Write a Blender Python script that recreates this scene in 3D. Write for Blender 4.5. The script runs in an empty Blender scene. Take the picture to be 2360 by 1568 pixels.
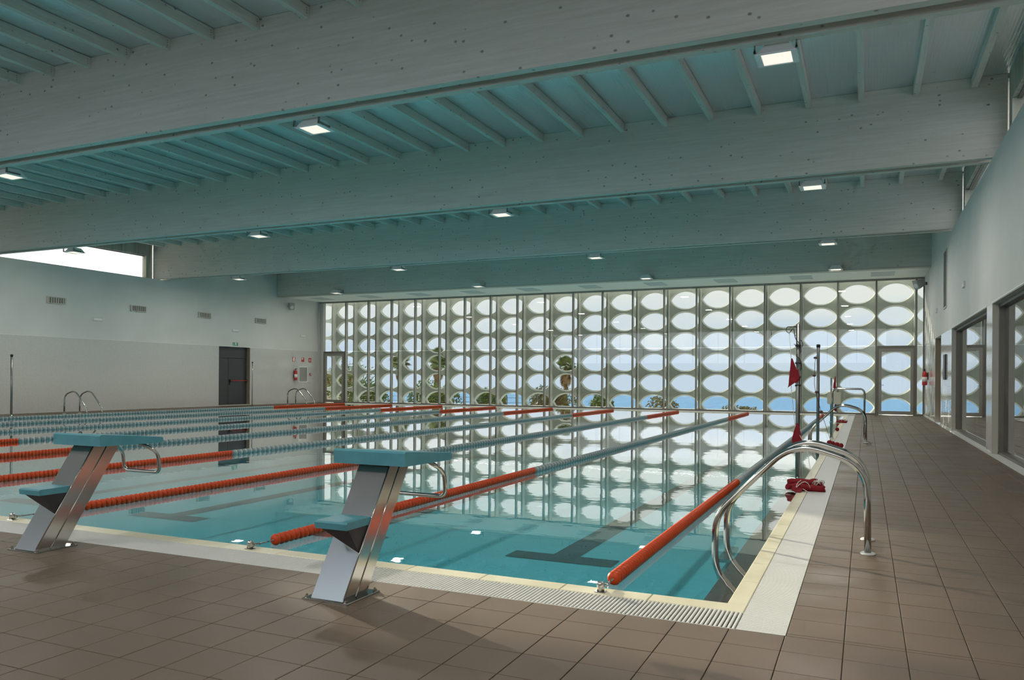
import bpy, math, random
from math import sin, cos, pi, sqrt, radians
from mathutils import Vector, Matrix

random.seed(7)
S = bpy.context.scene
COL = S.collection

# ------------------------------------------------------------------ camera
YAW, ROLL, CAMH, FPX = 0.4232, 0.0067, 1.17, 1809.72
cd = bpy.data.cameras.new('camera')
cd.sensor_width = 36.0
cd.lens = 36.0 * FPX / 2360.0
cd.shift_y = 90.376 / 2360.0
cd.clip_start, cd.clip_end = 0.05, 9000
cam = bpy.data.objects.new('camera', cd)
COL.objects.link(cam)
_r = Vector((cos(YAW), sin(YAW), 0)); _u = Vector((0, 0, 1)); _b = Vector((sin(YAW), -cos(YAW), 0))
M = Matrix((_r, _u, _b)).transposed().to_4x4() @ Matrix.Rotation(ROLL, 4, 'Z')
M.translation = Vector((0, 0, CAMH))
cam.matrix_world = M
S.camera = cam


def project(x, y, z):
    s, c = sin(YAW), cos(YAW)
    dep = -s * x + c * y
    if dep < 0.1:
        return None
    u = (c * x + s * y) / dep * FPX
    v = -(z - CAMH) / dep * FPX + 90.376
    return 1180 + u, 784 + v, dep


# ------------------------------------------------------------------ world, sun, exposure
SKY, SUN_E, LAMP_W = 2.4, 12.5, 54.0
W = bpy.data.worlds.new('sky'); S.world = W; W.use_nodes = True
nt = W.node_tree; nt.nodes.clear()


def nd(t, typ, **kw):
    n = t.nodes.new(typ)
    for k, v in kw.items():
        if k.startswith('i_'):
            key = k[2:].replace('_', ' ')
            n.inputs[int(key) if key.isdigit() else key].default_value = v
        else:
            setattr(n, k, v)
    return n


def ramp(t, stops, fac=None, interp='LINEAR'):
    n = t.nodes.new('ShaderNodeValToRGB')
    n.color_ramp.interpolation = interp
    e = n.color_ramp.elements
    while len(e) < len(stops):
        e.new(0.5)
    for el, (p, c) in zip(e, stops):
        el.position = p
        el.color = c if len(c) == 4 else (*c, 1)
    if fac is not None:
        t.links.new(fac, n.inputs[0])
    return n


tc = nd(nt, 'ShaderNodeTexCoord')
sep = nd(nt, 'ShaderNodeSeparateXYZ'); nt.links.new(tc.outputs['Generated'], sep.inputs[0])
base = ramp(nt, [(0.0, (0.72, 0.82, 0.98)), (0.05, (0.70, 0.80, 0.97)), (0.25, (0.55, 0.70, 0.95)), (1.0, (0.35, 0.52, 0.85))], sep.outputs['Z'])
mp = nd(nt, 'ShaderNodeMapping'); mp.inputs['Scale'].default_value = (2.2, 2.2, 6.0)
nt.links.new(tc.outputs['Generated'], mp.inputs[0])
nz = nd(nt, 'ShaderNodeTexNoise', i_Scale=1.6, i_Detail=7.0, i_Roughness=0.55); nt.links.new(mp.outputs[0], nz.inputs['Vector'])
hz = ramp(nt, [(0.0, (0, 0, 0)), (0.035, (0.06,) * 3), (0.12, (0.42,) * 3), (0.3, (0.5,) * 3)], sep.outputs['Z'])
ad = nd(nt, 'ShaderNodeMath', operation='ADD'); nt.links.new(nz.outputs['Fac'], ad.inputs[0]); nt.links.new(hz.outputs[0], ad.inputs[1])
cl = ramp(nt, [(0.55, (0, 0, 0)), (0.85, (1, 1, 1))], ad.outputs[0])
mx = nd(nt, 'ShaderNodeMix', data_type='RGBA'); nt.links.new(cl.outputs[0], mx.inputs[0])
nt.links.new(base.outputs[0], mx.inputs[6]); mx.inputs[7].default_value = (1.0, 0.985, 0.95, 1)
bg = nd(nt, 'ShaderNodeBackground', i_Strength=SKY); nt.links.new(mx.outputs[2], bg.inputs[0])
wo = nd(nt, 'ShaderNodeOutputWorld'); nt.links.new(bg.outputs[0], wo.inputs[0])

sd = bpy.data.lights.new('sun', 'SUN'); sd.energy = SUN_E; sd.angle = radians(0.53); sd.color = (1.0, 0.90, 0.72)
so = bpy.data.objects.new('sun', sd); COL.objects.link(so)
SUN_DIR = Vector((0.87, -0.49, -0.197)).normalized()          # the way the light travels
so.rotation_euler = SUN_DIR.to_track_quat('-Z', 'Y').to_euler()
so.location = (-60, 40, 25)

S.view_settings.view_transform = 'Standard'
S.view_settings.look = 'None'
S.view_settings.gamma = 1.0
S.view_settings.use_curve_mapping = False
S.view_settings.exposure = 0.30
cy = S.cycles
cy.max_bounces = 6; cy.diffuse_bounces = 3; cy.glossy_bounces = 3; cy.transmission_bounces = 2; cy.transparent_max_bounces = 10
cy.use_adaptive_sampling = True; cy.adaptive_threshold = 0.085; cy.adaptive_min_samples = 14
cy.sample_clamp_indirect = 4.0; cy.blur_glossy = 0.6
cy.use_denoising = True


# ------------------------------------------------------------------ materials
MATS = {}


def mat(name, col, rough=0.5, metal=0.0, spec=0.5, fn=None):
    m = bpy.data.materials.new(name); m.use_nodes = True
    t = m.node_tree; b = t.nodes['Principled BSDF']
    b.inputs['Base Color'].default_value = (*col, 1)
    b.inputs['Roughness'].default_value = rough
    b.inputs['Metallic'].default_value = metal
    b.inputs['Specular IOR Level'].default_value = spec
    if fn:
        fn(t, b)
    MATS[name] = m
    return m


def coords(t, scale=(1, 1, 1), kind='Object'):
    c = nd(t, 'ShaderNodeTexCoord'); m = nd(t, 'ShaderNodeMapping')
    m.inputs['Scale'].default_value = scale
    t.links.new(c.outputs[kind], m.inputs[0])
    return m.outputs[0]


def world_coords(t, scale=(1, 1, 1)):
    g = nd(t, 'ShaderNodeNewGeometry'); m = nd(t, 'ShaderNodeMapping')
    m.inputs['Scale'].default_value = scale
    t.links.new(g.outputs['Position'], m.inputs[0])
    return m.outputs[0]


def bump(t, b, h, strength=0.2, dist=0.01):
    n = nd(t, 'ShaderNodeBump', i_Strength=strength, i_Distance=dist)
    t.links.new(h, n.inputs['Height']); t.links.new(n.outputs[0], b.inputs['Normal'])


def noisy(c1, c2, scale=(3, 3, 3), detail=4.0, lo=0.35, hi=0.65, rough=None, bmp=0.0):
    def f(t, b):
        n = nd(t, 'ShaderNodeTexNoise', i_Scale=1.0, i_Detail=detail)
        t.links.new(world_coords(t, scale), n.inputs['Vector'])
        r = ramp(t, [(lo, c1), (hi, c2)], n.outputs['Fac'])
        t.links.new(r.outputs[0], b.inputs['Base Color'])
        if rough:
            rr = ramp(t, [(0.3, (rough[0],) * 3), (0.7, (rough[1],) * 3)], n.outputs['Fac'])
            t.links.new(rr.outputs[0], b.inputs['Roughness'])
        if bmp:
            bump(t, b, n.outputs['Fac'], bmp, 0.004)
    return f


def wood(t, b, along=(1, 14, 14), knots=True):
    v = world_coords(t, along)
    n = nd(t, 'ShaderNodeTexNoise', i_Scale=1.6, i_Detail=6.0, i_Roughness=0.65)
    t.links.new(v, n.inputs['Vector'])
    g = ramp(t, [(0.3, (0.55, 0.52, 0.465)), (0.7, (0.66, 0.635, 0.58))], n.outputs['Fac'])
    out = g.outputs[0]
    if knots:
        vo = nd(t, 'ShaderNodeTexVoronoi', i_Scale=1.0, i_Randomness=1.0)
        t.links.new(world_coords(t, (5.5, 6.5, 7.5)), vo.inputs['Vector'])
        k = ramp(t, [(0.075, (1, 1, 1)), (0.16, (0, 0, 0))], vo.outputs['Distance'])
        pick = nd(t, 'ShaderNodeSeparateColor'); t.links.new(vo.outputs['Color'], pick.inputs[0])
        th = nd(t, 'ShaderNodeMath', operation='GREATER_THAN'); t.links.new(pick.outputs[0], th.inputs[0]); th.inputs[1].default_value = 0.30
        mu = nd(t, 'ShaderNodeMath', operation='MULTIPLY'); t.links.new(k.outputs[0], mu.inputs[0]); t.links.new(th.outputs[0], mu.inputs[1])
        mu2 = nd(t, 'ShaderNodeMath', operation='MULTIPLY'); t.links.new(mu.outputs[0], mu2.inputs[0]); mu2.inputs[1].default_value = 0.75
        m = nd(t, 'ShaderNodeMix', data_type='RGBA'); t.links.new(mu2.outputs[0], m.inputs[0])
        t.links.new(out, m.inputs[6]); m.inputs[7].default_value = (0.13, 0.115, 0.095, 1)
        out = m.outputs[2]
    t.links.new(out, b.inputs['Base Color'])
    bump(t, b, n.outputs['Fac'], 0.05, 0.003)


mat('beam_wood', (0.6, 0.58, 0.53), 0.75, fn=lambda t, b: wood(t, b, (0.7, 16, 16)))
mat('rafter_wood', (0.6, 0.58, 0.53), 0.75, fn=lambda t, b: wood(t, b, (16, 0.7, 16)))


def ribbed(t, b):
    wv = nd(t, 'ShaderNodeTexWave', wave_type='BANDS', bands_direction='X', i_Scale=7.0)
    t.links.new(world_coords(t), wv.inputs['Vector'])
    bump(t, b, wv.outputs['Fac'], 0.25, 0.004)


mat('ceiling_panel', (0.80, 0.86, 0.88), 0.28, metal=0.85, fn=ribbed)
mat('dark_gap', (0.03, 0.03, 0.03), 0.8)
mat('plaster', (0.66, 0.65, 0.62), 0.65, fn=noisy((0.635, 0.628, 0.60), (0.69, 0.68, 0.655), (0.8, 0.8, 0.8), bmp=0.02))
mat('soffit_white', (0.90, 0.89, 0.85), 0.6)


def mosaic(t, b):
    g = nd(t, 'ShaderNodeNewGeometry'); sp = nd(t, 'ShaderNodeSeparateXYZ'); t.links.new(g.outputs['Position'], sp.inputs[0])
    cb = nd(t, 'ShaderNodeCombineXYZ'); t.links.new(sp.outputs['Y'], cb.inputs[0]); t.links.new(sp.outputs['Z'], cb.inputs[1])
    br = nd(t, 'ShaderNodeTexBrick', offset=0.0, i_Scale=1.0)
    br.inputs['Brick Width'].default_value = 0.025; br.inputs['Row Height'].default_value = 0.025; br.inputs['Mortar Size'].default_value = 0.0022
    br.inputs['Color1'].default_value = (0.64, 0.63, 0.60, 1); br.inputs['Color2'].default_value = (0.58, 0.575, 0.545, 1); br.inputs['Mortar'].default_value = (0.48, 0.47, 0.44, 1)
    t.links.new(cb.outputs[0], br.inputs['Vector'])
    t.links.new(br.outputs['Color'], b.inputs['Base Color'])
    bump(t, b, br.outputs['Fac'], -0.25, 0.002)


mat('mosaic_tile', (0.68, 0.69, 0.67), 0.12, fn=mosaic)
mat('concrete', (0.42, 0.41, 0.35), 0.85, fn=noisy((0.34, 0.33, 0.27), (0.50, 0.49, 0.42), (9, 9, 0.8), bmp=0.1))
mat('floor_tile', (0.2, 0.155, 0.12), 0.45, fn=noisy((0.120, 0.084, 0.058), (0.145, 0.104, 0.073), (1.7, 1.7, 1.7), rough=(0.42, 0.6), bmp=0.02))
mat('floor_grout', (0.065, 0.05, 0.038), 0.85)
mat('cream_tile', (0.72, 0.66, 0.46), 0.35, fn=noisy((0.66, 0.61, 0.43), (0.76, 0.71, 0.53), (3, 3, 3)))
mat('white_plastic', (0.62, 0.62, 0.60), 0.45)
mat('gutter_dark', (0.12, 0.11, 0.10), 0.8)
mat('pool_blue', (0.06, 0.45, 0.55), 0.5, fn=noisy((0.10, 0.60, 0.70), (0.13, 0.66, 0.76), (1.2, 1.2, 1.2)))
mat('pool_black', (0.008, 0.035, 0.045), 0.5)
mat('lip_brown', (0.12, 0.055, 0.034), 0.4)
mat('steel', (0.47, 0.46, 0.44), 0.13, metal=1.0)
mat('brushed_steel', (0.56, 0.55, 0.53), 0.17, metal=1.0)
mat('pole_steel', (0.26, 0.26, 0.25), 0.32, metal=0.8)
mat('black_steel', (0.03, 0.03, 0.035), 0.35)
mat('block_blue', (0.08, 0.28, 0.34), 0.42, fn=noisy((0.07, 0.26, 0.32), (0.09, 0.30, 0.36), (9, 9, 9), bmp=0.1))
mat('float_red', (0.52, 0.055, 0.008), 0.4, spec=0.3)
mat('float_grey', (0.36, 0.38, 0.37), 0.45)
mat('float_blue', (0.17, 0.24, 0.26), 0.45)
mat('alu_frame', (0.27, 0.26, 0.23), 0.45, metal=0.3)
mat('pale_frame', (0.50, 0.50, 0.47), 0.5)
mat('dark_frame', (0.16, 0.15, 0.13), 0.45, metal=0.3)
mat('screen_white', (0.82, 0.85, 0.81), 0.8, fn=noisy((0.80, 0.83, 0.79), (0.85, 0.88, 0.84), (2, 2, 2)))
mat('door_dark', (0.045, 0.047, 0.055), 0.35)
mat('jamb_brown', (0.24, 0.20, 0.14), 0.6)
mat('red_paint', (0.55, 0.03, 0.03), 0.4)
mat('flag_red', (0.22, 0.009, 0.016), 0.65, spec=0.2)
mat('cord_white', (0.68, 0.66, 0.62), 0.6)
mat('black', (0.012, 0.012, 0.014), 0.4)
mat('white_paint', (0.82, 0.82, 0.80), 0.5)
mat('vent_metal', (0.50, 0.48, 0.42), 0.5)
mat('soffit_vent', (0.62, 0.65, 0.65), 0.5)
mat('speaker_grey', (0.33, 0.34, 0.33), 0.6)
mat('beige_case', (0.50, 0.47, 0.37), 0.5)
mat('sign_green', (0.05, 0.30, 0.16), 0.5)
mat('mirror_grey', (0.30, 0.29, 0.27), 0.15)
mat('housing', (0.80, 0.80, 0.78), 0.35)
mat('bark', (0.22, 0.16, 0.10), 0.9)
mat('leaf_green', (0.13, 0.22, 0.045), 0.6, fn=noisy((0.09, 0.17, 0.03), (0.24, 0.31, 0.08), (2.5, 2.5, 2.5)))
mat('leaf_palm', (0.14, 0.22, 0.06), 0.6, fn=noisy((0.10, 0.18, 0.04), (0.30, 0.33, 0.12), (3, 3, 3)))
mat('leaf_grey', (0.16, 0.19, 0.14), 0.6)
mat('leaf_olive', (0.22, 0.20, 0.07), 0.6)
mat('dry_leaf', (0.30, 0.20, 0.10), 0.8)
mat('garden_soil', (0.42, 0.34, 0.20), 0.95, fn=noisy((0.36, 0.29, 0.16), (0.52, 0.45, 0.28), (0.6, 0.6, 0.6)))
mat('house_wall', (0.62, 0.56, 0.46), 0.9)
mat('house_roof', (0.42, 0.20, 0.11), 0.9)
mat('sea_water', (0.15, 0.40, 0.74), 0.4, spec=0.08)
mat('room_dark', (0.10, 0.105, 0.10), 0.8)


def translucent(name, amount):
    t = MATS[name].node_tree
    b = t.nodes['Principled BSDF']; o = t.nodes['Material Output']
    tr = nd(t, 'ShaderNodeBsdfTranslucent'); tr.inputs[0].default_value = (0.82, 0.92, 0.86, 1)
    ms = nd(t, 'ShaderNodeMixShader', i_0=amount)
    t.links.new(b.outputs[0], ms.inputs[1]); t.links.new(tr.outputs[0], ms.inputs[2]); t.links.new(ms.outputs[0], o.inputs['Surface'])


def emit(name, col, s):
    m = bpy.data.materials.new(name); m.use_nodes = True
    t = m.node_tree; t.nodes.clear()
    e = nd(t, 'ShaderNodeEmission', i_Strength=s); e.inputs[0].default_value = (*col, 1)
    o = nd(t, 'ShaderNodeOutputMaterial'); t.links.new(e.outputs[0], o.inputs[0])
    MATS[name] = m


translucent('screen_white', 0.16)
emit('lamp_glow', (1.0, 0.94, 0.82), 0.85)


def clear(name, tint, ior, refl_scale=1.0, rough=0.0, ripple=None):
    """thin sheet: mirror reflection by Fresnel over a tinted clear body"""
    m = bpy.data.materials.new(name); m.use_nodes = True
    t = m.node_tree; t.nodes.clear()
    tr = nd(t, 'ShaderNodeBsdfTransparent'); tr.inputs[0].default_value = (*tint, 1)
    gl = nd(t, 'ShaderNodeBsdfGlossy', i_Roughness=rough); gl.inputs[0].default_value = (1, 1, 1, 1)
    # Schlick's Fresnel, the same from either side of the sheet
    f0 = ((ior - 1) / (ior + 1)) ** 2
    fr = nd(t, 'ShaderNodeLayerWeight', i_Blend=0.5)
    pw = nd(t, 'ShaderNodeMath', operation='POWER'); pw.inputs[1].default_value = 5.0
    t.links.new(fr.outputs['Facing'], pw.inputs[0])
    mu = nd(t, 'ShaderNodeMath', operation='MULTIPLY_ADD', use_clamp=True)
    mu.inputs[1].default_value = (1 - f0) * refl_scale; mu.inputs[2].default_value = f0 * min(refl_scale, 1.4)
    t.links.new(pw.outputs[0], mu.inputs[0])
    ms = nd(t, 'ShaderNodeMixShader'); t.links.new(mu.outputs[0], ms.inputs[0]); t.links.new(tr.outputs[0], ms.inputs[1]); t.links.new(gl.outputs[0], ms.inputs[2])
    o = nd(t, 'ShaderNodeOutputMaterial'); t.links.new(ms.outputs[0], o.inputs[0])
    if ripple:
        ripple(t, gl, fr)
    MATS[name] = m


def water_ripple(t, gl, fr):
    g = nd(t, 'ShaderNodeNewGeometry')
    m1 = nd(t, 'ShaderNodeMapping'); m1.inputs['Scale'].default_value = (1.0, 2.0, 1); t.links.new(g.outputs['Position'], m1.inputs[0])
    n1 = nd(t, 'ShaderNodeTexNoise', i_Scale=1.1, i_Detail=3.0, i_Roughness=0.5); t.links.new(m1.outputs[0], n1.inputs['Vector'])
    n2 = nd(t, 'ShaderNodeTexNoise', i_Scale=9.0, i_Detail=2.0); t.links.new(g.outputs['Position'], n2.inputs['Vector'])
    # the inflow by the ladder side stirs finer ripples there
    vd = nd(t, 'ShaderNodeVectorMath', operation='DISTANCE'); t.links.new(g.outputs['Position'], vd.inputs[0]); vd.inputs[1].default_value = (-1.0, 8.6, 0)
    rp = ramp(t, [(0.05, (1, 1, 1)), (0.32, (0.10,) * 3)])
    dv = nd(t, 'ShaderNodeMath', operation='DIVIDE'); dv.inputs[1].default_value = 10.0
    t.links.new(vd.outputs['Value'], dv.inputs[0]); t.links.new(dv.outputs[0], rp.inputs[0])
    mu = nd(t, 'ShaderNodeMath', operation='MULTIPLY'); t.links.new(n2.outputs['Fac'], mu.inputs[0]); t.links.new(rp.outputs[0], mu.inputs[1])
    sc = nd(t, 'ShaderNodeMath', operation='MULTIPLY'); sc.inputs[1].default_value = 0.35; t.links.new(mu.outputs[0], sc.inputs[0])
    ad = nd(t, 'ShaderNodeMath', operation='ADD'); t.links.new(n1.outputs['Fac'], ad.inputs[0]); t.links.new(sc.outputs[0], ad.inputs[1])
    bp = nd(t, 'ShaderNodeBump', i_Strength=0.05, i_Distance=0.02); t.links.new(ad.outputs[0], bp.inputs['Height'])
    t.links.new(bp.outputs[0], gl.inputs['Normal'])


clear('pool_water', (0.80, 0.95, 0.97), 1.33, 1.5, 0.0, water_ripple)
clear('facade_glass', (0.525, 0.545, 0.535), 1.45, 1.0)
clear('clear_glass', (0.965, 0.97, 0.965), 1.45, 1.0)
clear('clerestory_glass', (0.77, 0.78, 0.77), 1.45, 1.0)
clear('side_glass', (0.62, 0.66, 0.65), 1.5, 1.3)


# ------------------------------------------------------------------ mesh helpers
class MB:
    def __init__(s):
        s.v = []; s.f = []; s.m = []; s.mi = 0; s.smooth = False; s.sm = []

    def face(s, *idx):
        s.f.append(idx); s.m.append(s.mi); s.sm.append(s.smooth)

    def add(s, vs, fs):
        o = len(s.v); s.v += [tuple(p) for p in vs]
        for f in fs:
            s.face(*[o + i for i in f])
        return s

    def box(s, x0, x1, y0, y1, z0, z1):
        return s.add([(x0, y0, z0), (x1, y0, z0), (x1, y1, z0), (x0, y1, z0), (x0, y0, z1), (x1, y0, z1), (x1, y1, z1), (x0, y1, z1)],
                     [(0, 3, 2, 1), (4, 5, 6, 7), (0, 1, 5, 4), (1, 2, 6, 5), (2, 3, 7, 6), (3, 0, 4, 7)])

    def cbox(s, x0, x1, y0, y1, z0, z1, c=0.005):
        """box with its top edges chamfered"""
        return s.add([(x0, y0, z0), (x1, y0, z0), (x1, y1, z0), (x0, y1, z0), (x0, y0, z1 - c), (x1, y0, z1 - c), (x1, y1, z1 - c), (x0, y1, z1 - c),
                      (x0 + c, y0 + c, z1), (x1 - c, y0 + c, z1), (x1 - c, y1 - c, z1), (x0 + c, y1 - c, z1)],
                     [(0, 3, 2, 1), (0, 1, 5, 4), (1, 2, 6, 5), (2, 3, 7, 6), (3, 0, 4, 7), (4, 5, 9, 8), (5, 6, 10, 9), (6, 7, 11, 10), (7, 4, 8, 11), (8, 9, 10, 11)])

    def quad(s, a, b, c, d):
        return s.add([a, b, c, d], [(0, 1, 2, 3)])

    def prism(s, pts, axis, a0, a1):
        """polygon pts (2D) extruded along axis"""
        n = len(pts)
        def P(p, a):
            return {'x': (a, p[0], p[1]), 'y': (p[0], a, p[1]), 'z': (p[0], p[1], a)}[axis]
        vs = [P(p, a0) for p in pts] + [P(p, a1) for p in pts]
        fs = [tuple(range(n))[::-1], tuple(range(n, 2 * n))] + [(i, (i + 1) % n, n + (i + 1) % n, n + i) for i in range(n)]
        return s.add(vs, fs)

    def tube(s, path, r, seg=10, closed=False, cap=True):
        P = [Vector(p) for p in path]; n = len(P); o = len(s.v); sm = s.smooth; s.smooth = True
        prev = None
        rs = r if isinstance(r, (list, tuple)) else [r] * n
        for i, p in enumerate(P):
            if closed:
                d = (P[(i + 1) % n] - P[i - 1]).normalized()
            else:
                d = (P[min(i + 1, n - 1)] - P[max(i - 1, 0)]).normalized()
            if prev is None:
                a = Vector((0, 0, 1)) if abs(d.z) < 0.9 else Vector((1, 0, 0))
                x = d.cross(a).normalized()
            else:
                x = (prev - d * prev.dot(d)).normalized()
            prev = x; y = d.cross(x)
            for k in range(seg):
                t = 2 * pi * k / seg
                s.v.append(tuple(p + (x * cos(t) + y * sin(t)) * rs[i]))
        for i in range(n if closed else n - 1):
            j = (i + 1) % n
            for k in range(seg):
                l = (k + 1) % seg
                s.face(o + i * seg + k, o + i * seg + l, o + j * seg + l, o + j * seg + k)
        s.smooth = False
        if cap and not closed:
            s.face(*[o + k for k in range(seg)][::-1]); s.face(*[o + (n - 1) * seg + k for k in range(seg)])
        s.smooth = sm
        return s

    def lathe(s, prof, c=(0, 0, 0), seg=16, axis='z', smooth=True):
        """prof: (radius, height) pairs"""
        o = len(s.v); n = len(prof); sm = s.smooth; s.smooth = smooth
        for r, h in prof:
            for k in range(seg):
                t = 2 * pi * k / seg
                a, b = r * cos(t), r * sin(t)
                q = {'z': (a, b, h), 'y': (b, h, a), 'x': (h, a, b)}[axis]
                s.v.append((c[0] + q[0], c[1] + q[1], c[2] + q[2]))
        for i in range(n - 1):
            for k in range(seg):
                l = (k + 1) % seg
                s.face(o + i * seg + k, o + i * seg + l, o + (i + 1) * seg + l, o + (i + 1) * seg + k)
        s.smooth = False
        if prof[0][0] > 1e-6:
            s.face(*[o + k for k in range(seg)][::-1])
        if prof[-1][0] > 1e-6:
            s.face(*[o + (n - 1) * seg + k for k in range(seg)])
        s.smooth = sm
        return s

    def mesh(s, name, mats):
        me = bpy.data.meshes.new(name)
        me.from_pydata(s.v, [], s.f)
        for m in (mats if isinstance(mats, (list, tuple)) else [mats]):
            me.materials.append(MATS[m])
        if any(s.m):
            me.polygons.foreach_set('material_index', s.m)
        if any(s.sm):
            me.polygons.foreach_set('use_smooth', s.sm)
        me.update()
        return me

    def build(s, name, mats, parent=None, loc=None):
        return link(name, s.mesh(name, mats), parent, loc)


def link(name, me, parent=None, loc=None, rot=None):
    o = bpy.data.objects.new(name, me); COL.objects.link(o)
    if parent is not None:
        o.parent = parent
    if loc is not None:
        o.location = loc
    if rot is not None:
        o.rotation_euler = rot
    return o


def empty(name, loc=(0, 0, 0), rz=0.0):
    o = bpy.data.objects.new(name, None); COL.objects.link(o)
    o.location = loc; o.rotation_euler = (0, 0, rz); o.empty_display_size = 0.1
    return o


def tag(o, label=None, cat=None, group=None, kind=None):
    for k, v in (('label', label), ('category', cat), ('group', group), ('kind', kind)):
        if v:
            o[k] = v
    return o


def struct(name, label=None, loc=(0, 0, 0)):
    return tag(empty(name, loc), label, kind='structure')


def copy_tree(o, parent=None):
    c = o.copy(); COL.objects.link(c)
    if parent is not None:
        c.parent = parent
    for ch in list(o.children):
        copy_tree(ch, c)
    return c


def fillet(pts, r=0.05, n=5):
    """round the corners of a 3D polyline"""
    P = [Vector(p) for p in pts]; out = [P[0]]
    rr = r if isinstance(r, (list, tuple)) else [r] * len(P)
    for i in range(1, len(P) - 1):
        a = (P[i - 1] - P[i]); b = (P[i + 1] - P[i])
        q = min(rr[i], a.length * 0.48, b.length * 0.48)
        p0 = P[i] + a.normalized() * q; p1 = P[i] + b.normalized() * q
        for k in range(n + 1):
            t = k / n
            out.append(p0 * (1 - t) ** 2 + P[i] * 2 * t * (1 - t) + p1 * t * t)
    out.append(P[-1])
    return [tuple(p) for p in out]


# ------------------------------------------------------------------ plan of the hall
XL, XR = -23.9, 1.837           # inner faces of the side walls
YB, YF = -4.3, 30.5             # back wall, glass facade
ZW, ZR = 4.78, 6.10             # wall top / beam soffit, roof underside
PX0, PX1, PY0, PY1 = -21.95, -0.658, 4.237, 29.25   # water's edge
GX1, GY0 = -0.327, 3.806        # outer edge of the gratings (ladder side, start side)
CX1, CY0 = -0.554, 4.10         # seam between grating and cream kerb
GX0, GY1 = -22.34, 29.72
CX0, CY1 = -22.07, 29.37
BEAMS = [2.12, 8.38, 14.63, 21.05, 27.55]   # near faces
BEAM_W = 0.42
LANE0, LANE = -1.325, 2.494

# ------------------------------------------------------------------ floor and its tiles
fl = tag(MB().box(XL, XR, YB, GY0, -0.3, -0.006).box(GX1, XR, GY0, YF + 0.1, -0.3, -0.006).box(XL, GX0, GY0, YF + 0.1, -0.3, -0.006)
         .box(GX0, GX1, GY1, YF + 0.1, -0.3, -0.006).build('floor', 'floor_grout'), 'brown tiled pool deck', kind='structure')
TPX, TPY, TX0, TY0, G = 0.2495, 0.255, -0.081, 3.585, 0.004
areas = [(XL, XR, YB, GY0), (GX1, XR, GY0, YF), (XL, GX0, GY0, YF)]
cells = []
for ax0, ax1, ay0, ay1 in areas:
    i0 = math.floor((ax0 - TX0) / TPX); i1 = math.ceil((ax1 - TX0) / TPX)
    j0 = math.floor((ay0 - TY0) / TPY); j1 = math.ceil((ay1 - TY0) / TPY)
    for i in range(i0, i1):
        for j in range(j0, j1):
            x0, x1 = max(ax0, TX0 + i * TPX), min(ax1, TX0 + (i + 1) * TPX)
            y0, y1 = max(ay0, TY0 + j * TPY), min(ay1, TY0 + (j + 1) * TPY)
            if x1 - x0 < 0.02 or y1 - y0 < 0.02:
                continue
            p = project((x0 + x1) / 2, (y0 + y1) / 2, 0)
            vis = p is not None and -60 < p[0] < 2420 and -60 < p[1] < 1640
            cells.append((p[2] / sqrt((x1 - x0) * (y1 - y0)) if vis else 1e6, x0, x1, y0, y1))
cells.sort()
tile_meshes = {}
rest = MB()
for n, (k, x0, x1, y0, y1) in enumerate(cells):
    w, d = round(x1 - x0 - G, 4), round(y1 - y0 - G, 4)
    if n < 290 and k < 1e5:
        if (w, d) not in tile_meshes:
            tile_meshes[(w, d)] = MB().cbox(-w / 2, w / 2, -d / 2, d / 2, -0.006, 0.0, 0.0015).mesh('tile', 'floor_tile')
        link('tile', tile_meshes[(w, d)], fl, ((x0 + x1) / 2, (y0 + y1) / 2, random.uniform(-0.0004, 0.0004)))
    else:
        rest.cbox(x0 + G / 2, x1 - G / 2, y0 + G / 2, y1 - G / 2, -0.006, 0.0, 0.0015)
tag(rest.build('tile_field', 'floor_tile', fl), kind='stuff')

# ------------------------------------------------------------------ pool basin, kerb, gratings, water
ZB = -0.50
pool = struct('pool_basin', 'blue tiled swimming pool basin with dark lane lines')
b = MB()
lx0, lx1, ly0, ly1 = PX0 + 0.14, PX1 - 0.145, PY0 + 0.10, PY1 - 0.12
b.quad((lx0, ly0, ZB), (lx1, ly0, ZB), (lx1, ly1, ZB), (lx0, ly1, ZB))
for p, q in (((lx0, ly0), (lx1, ly0)), ((lx1, ly0), (lx1, ly1)), ((lx1, ly1), (lx0, ly1)), ((lx0, ly1), (lx0, ly0))):
    b.quad((*p, ZB), (*p, -0.035), (*q, -0.035), (*q, ZB))
b.build('basin_shell', 'pool_blue', pool)
b = MB()
b.box(PX0, PX1, PY0, ly0, -0.3, -0.032).box(PX0, PX1, ly1, PY1, -0.3, -0.032).box(PX0, lx0, ly0, ly1, -0.3, -0.032).box(lx1, PX1, ly0, ly1, -0.3, -0.032)
b.build('overflow_lip', 'lip_brown', pool)
for i in range(8):
    xc = LANE0 - LANE * (i + 0.5)
    z = ZB + 0.004
    MB().quad((xc - 0.13, 7.0, z), (xc + 0.13, 7.0, z), (xc + 0.13, 26.9, z), (xc - 0.13, 26.9, z)) \
        .quad((xc - 0.52, 6.72, z), (xc + 0.52, 6.72, z), (xc + 0.52, 7.0, z), (xc - 0.52, 7.0, z)) \
        .quad((xc - 0.52, 26.9, z), (xc + 0.52, 26.9, z), (xc + 0.52, 27.15, z), (xc - 0.52, 27.15, z)).build('lane_marking', 'pool_black', pool)
# gutter channel under the gratings
MB().box(GX0, GX1, GY0, CY0, -0.3, -0.12).box(GX0, GX1, CY1, GY1, -0.3, -0.12).box(GX0, CX0, CY0, CY1, -0.3, -0.12).box(CX1, GX1, CY0, CY1, -0.3, -0.12) \
    .build('gutter_channel', 'gutter_dark', pool)
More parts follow.
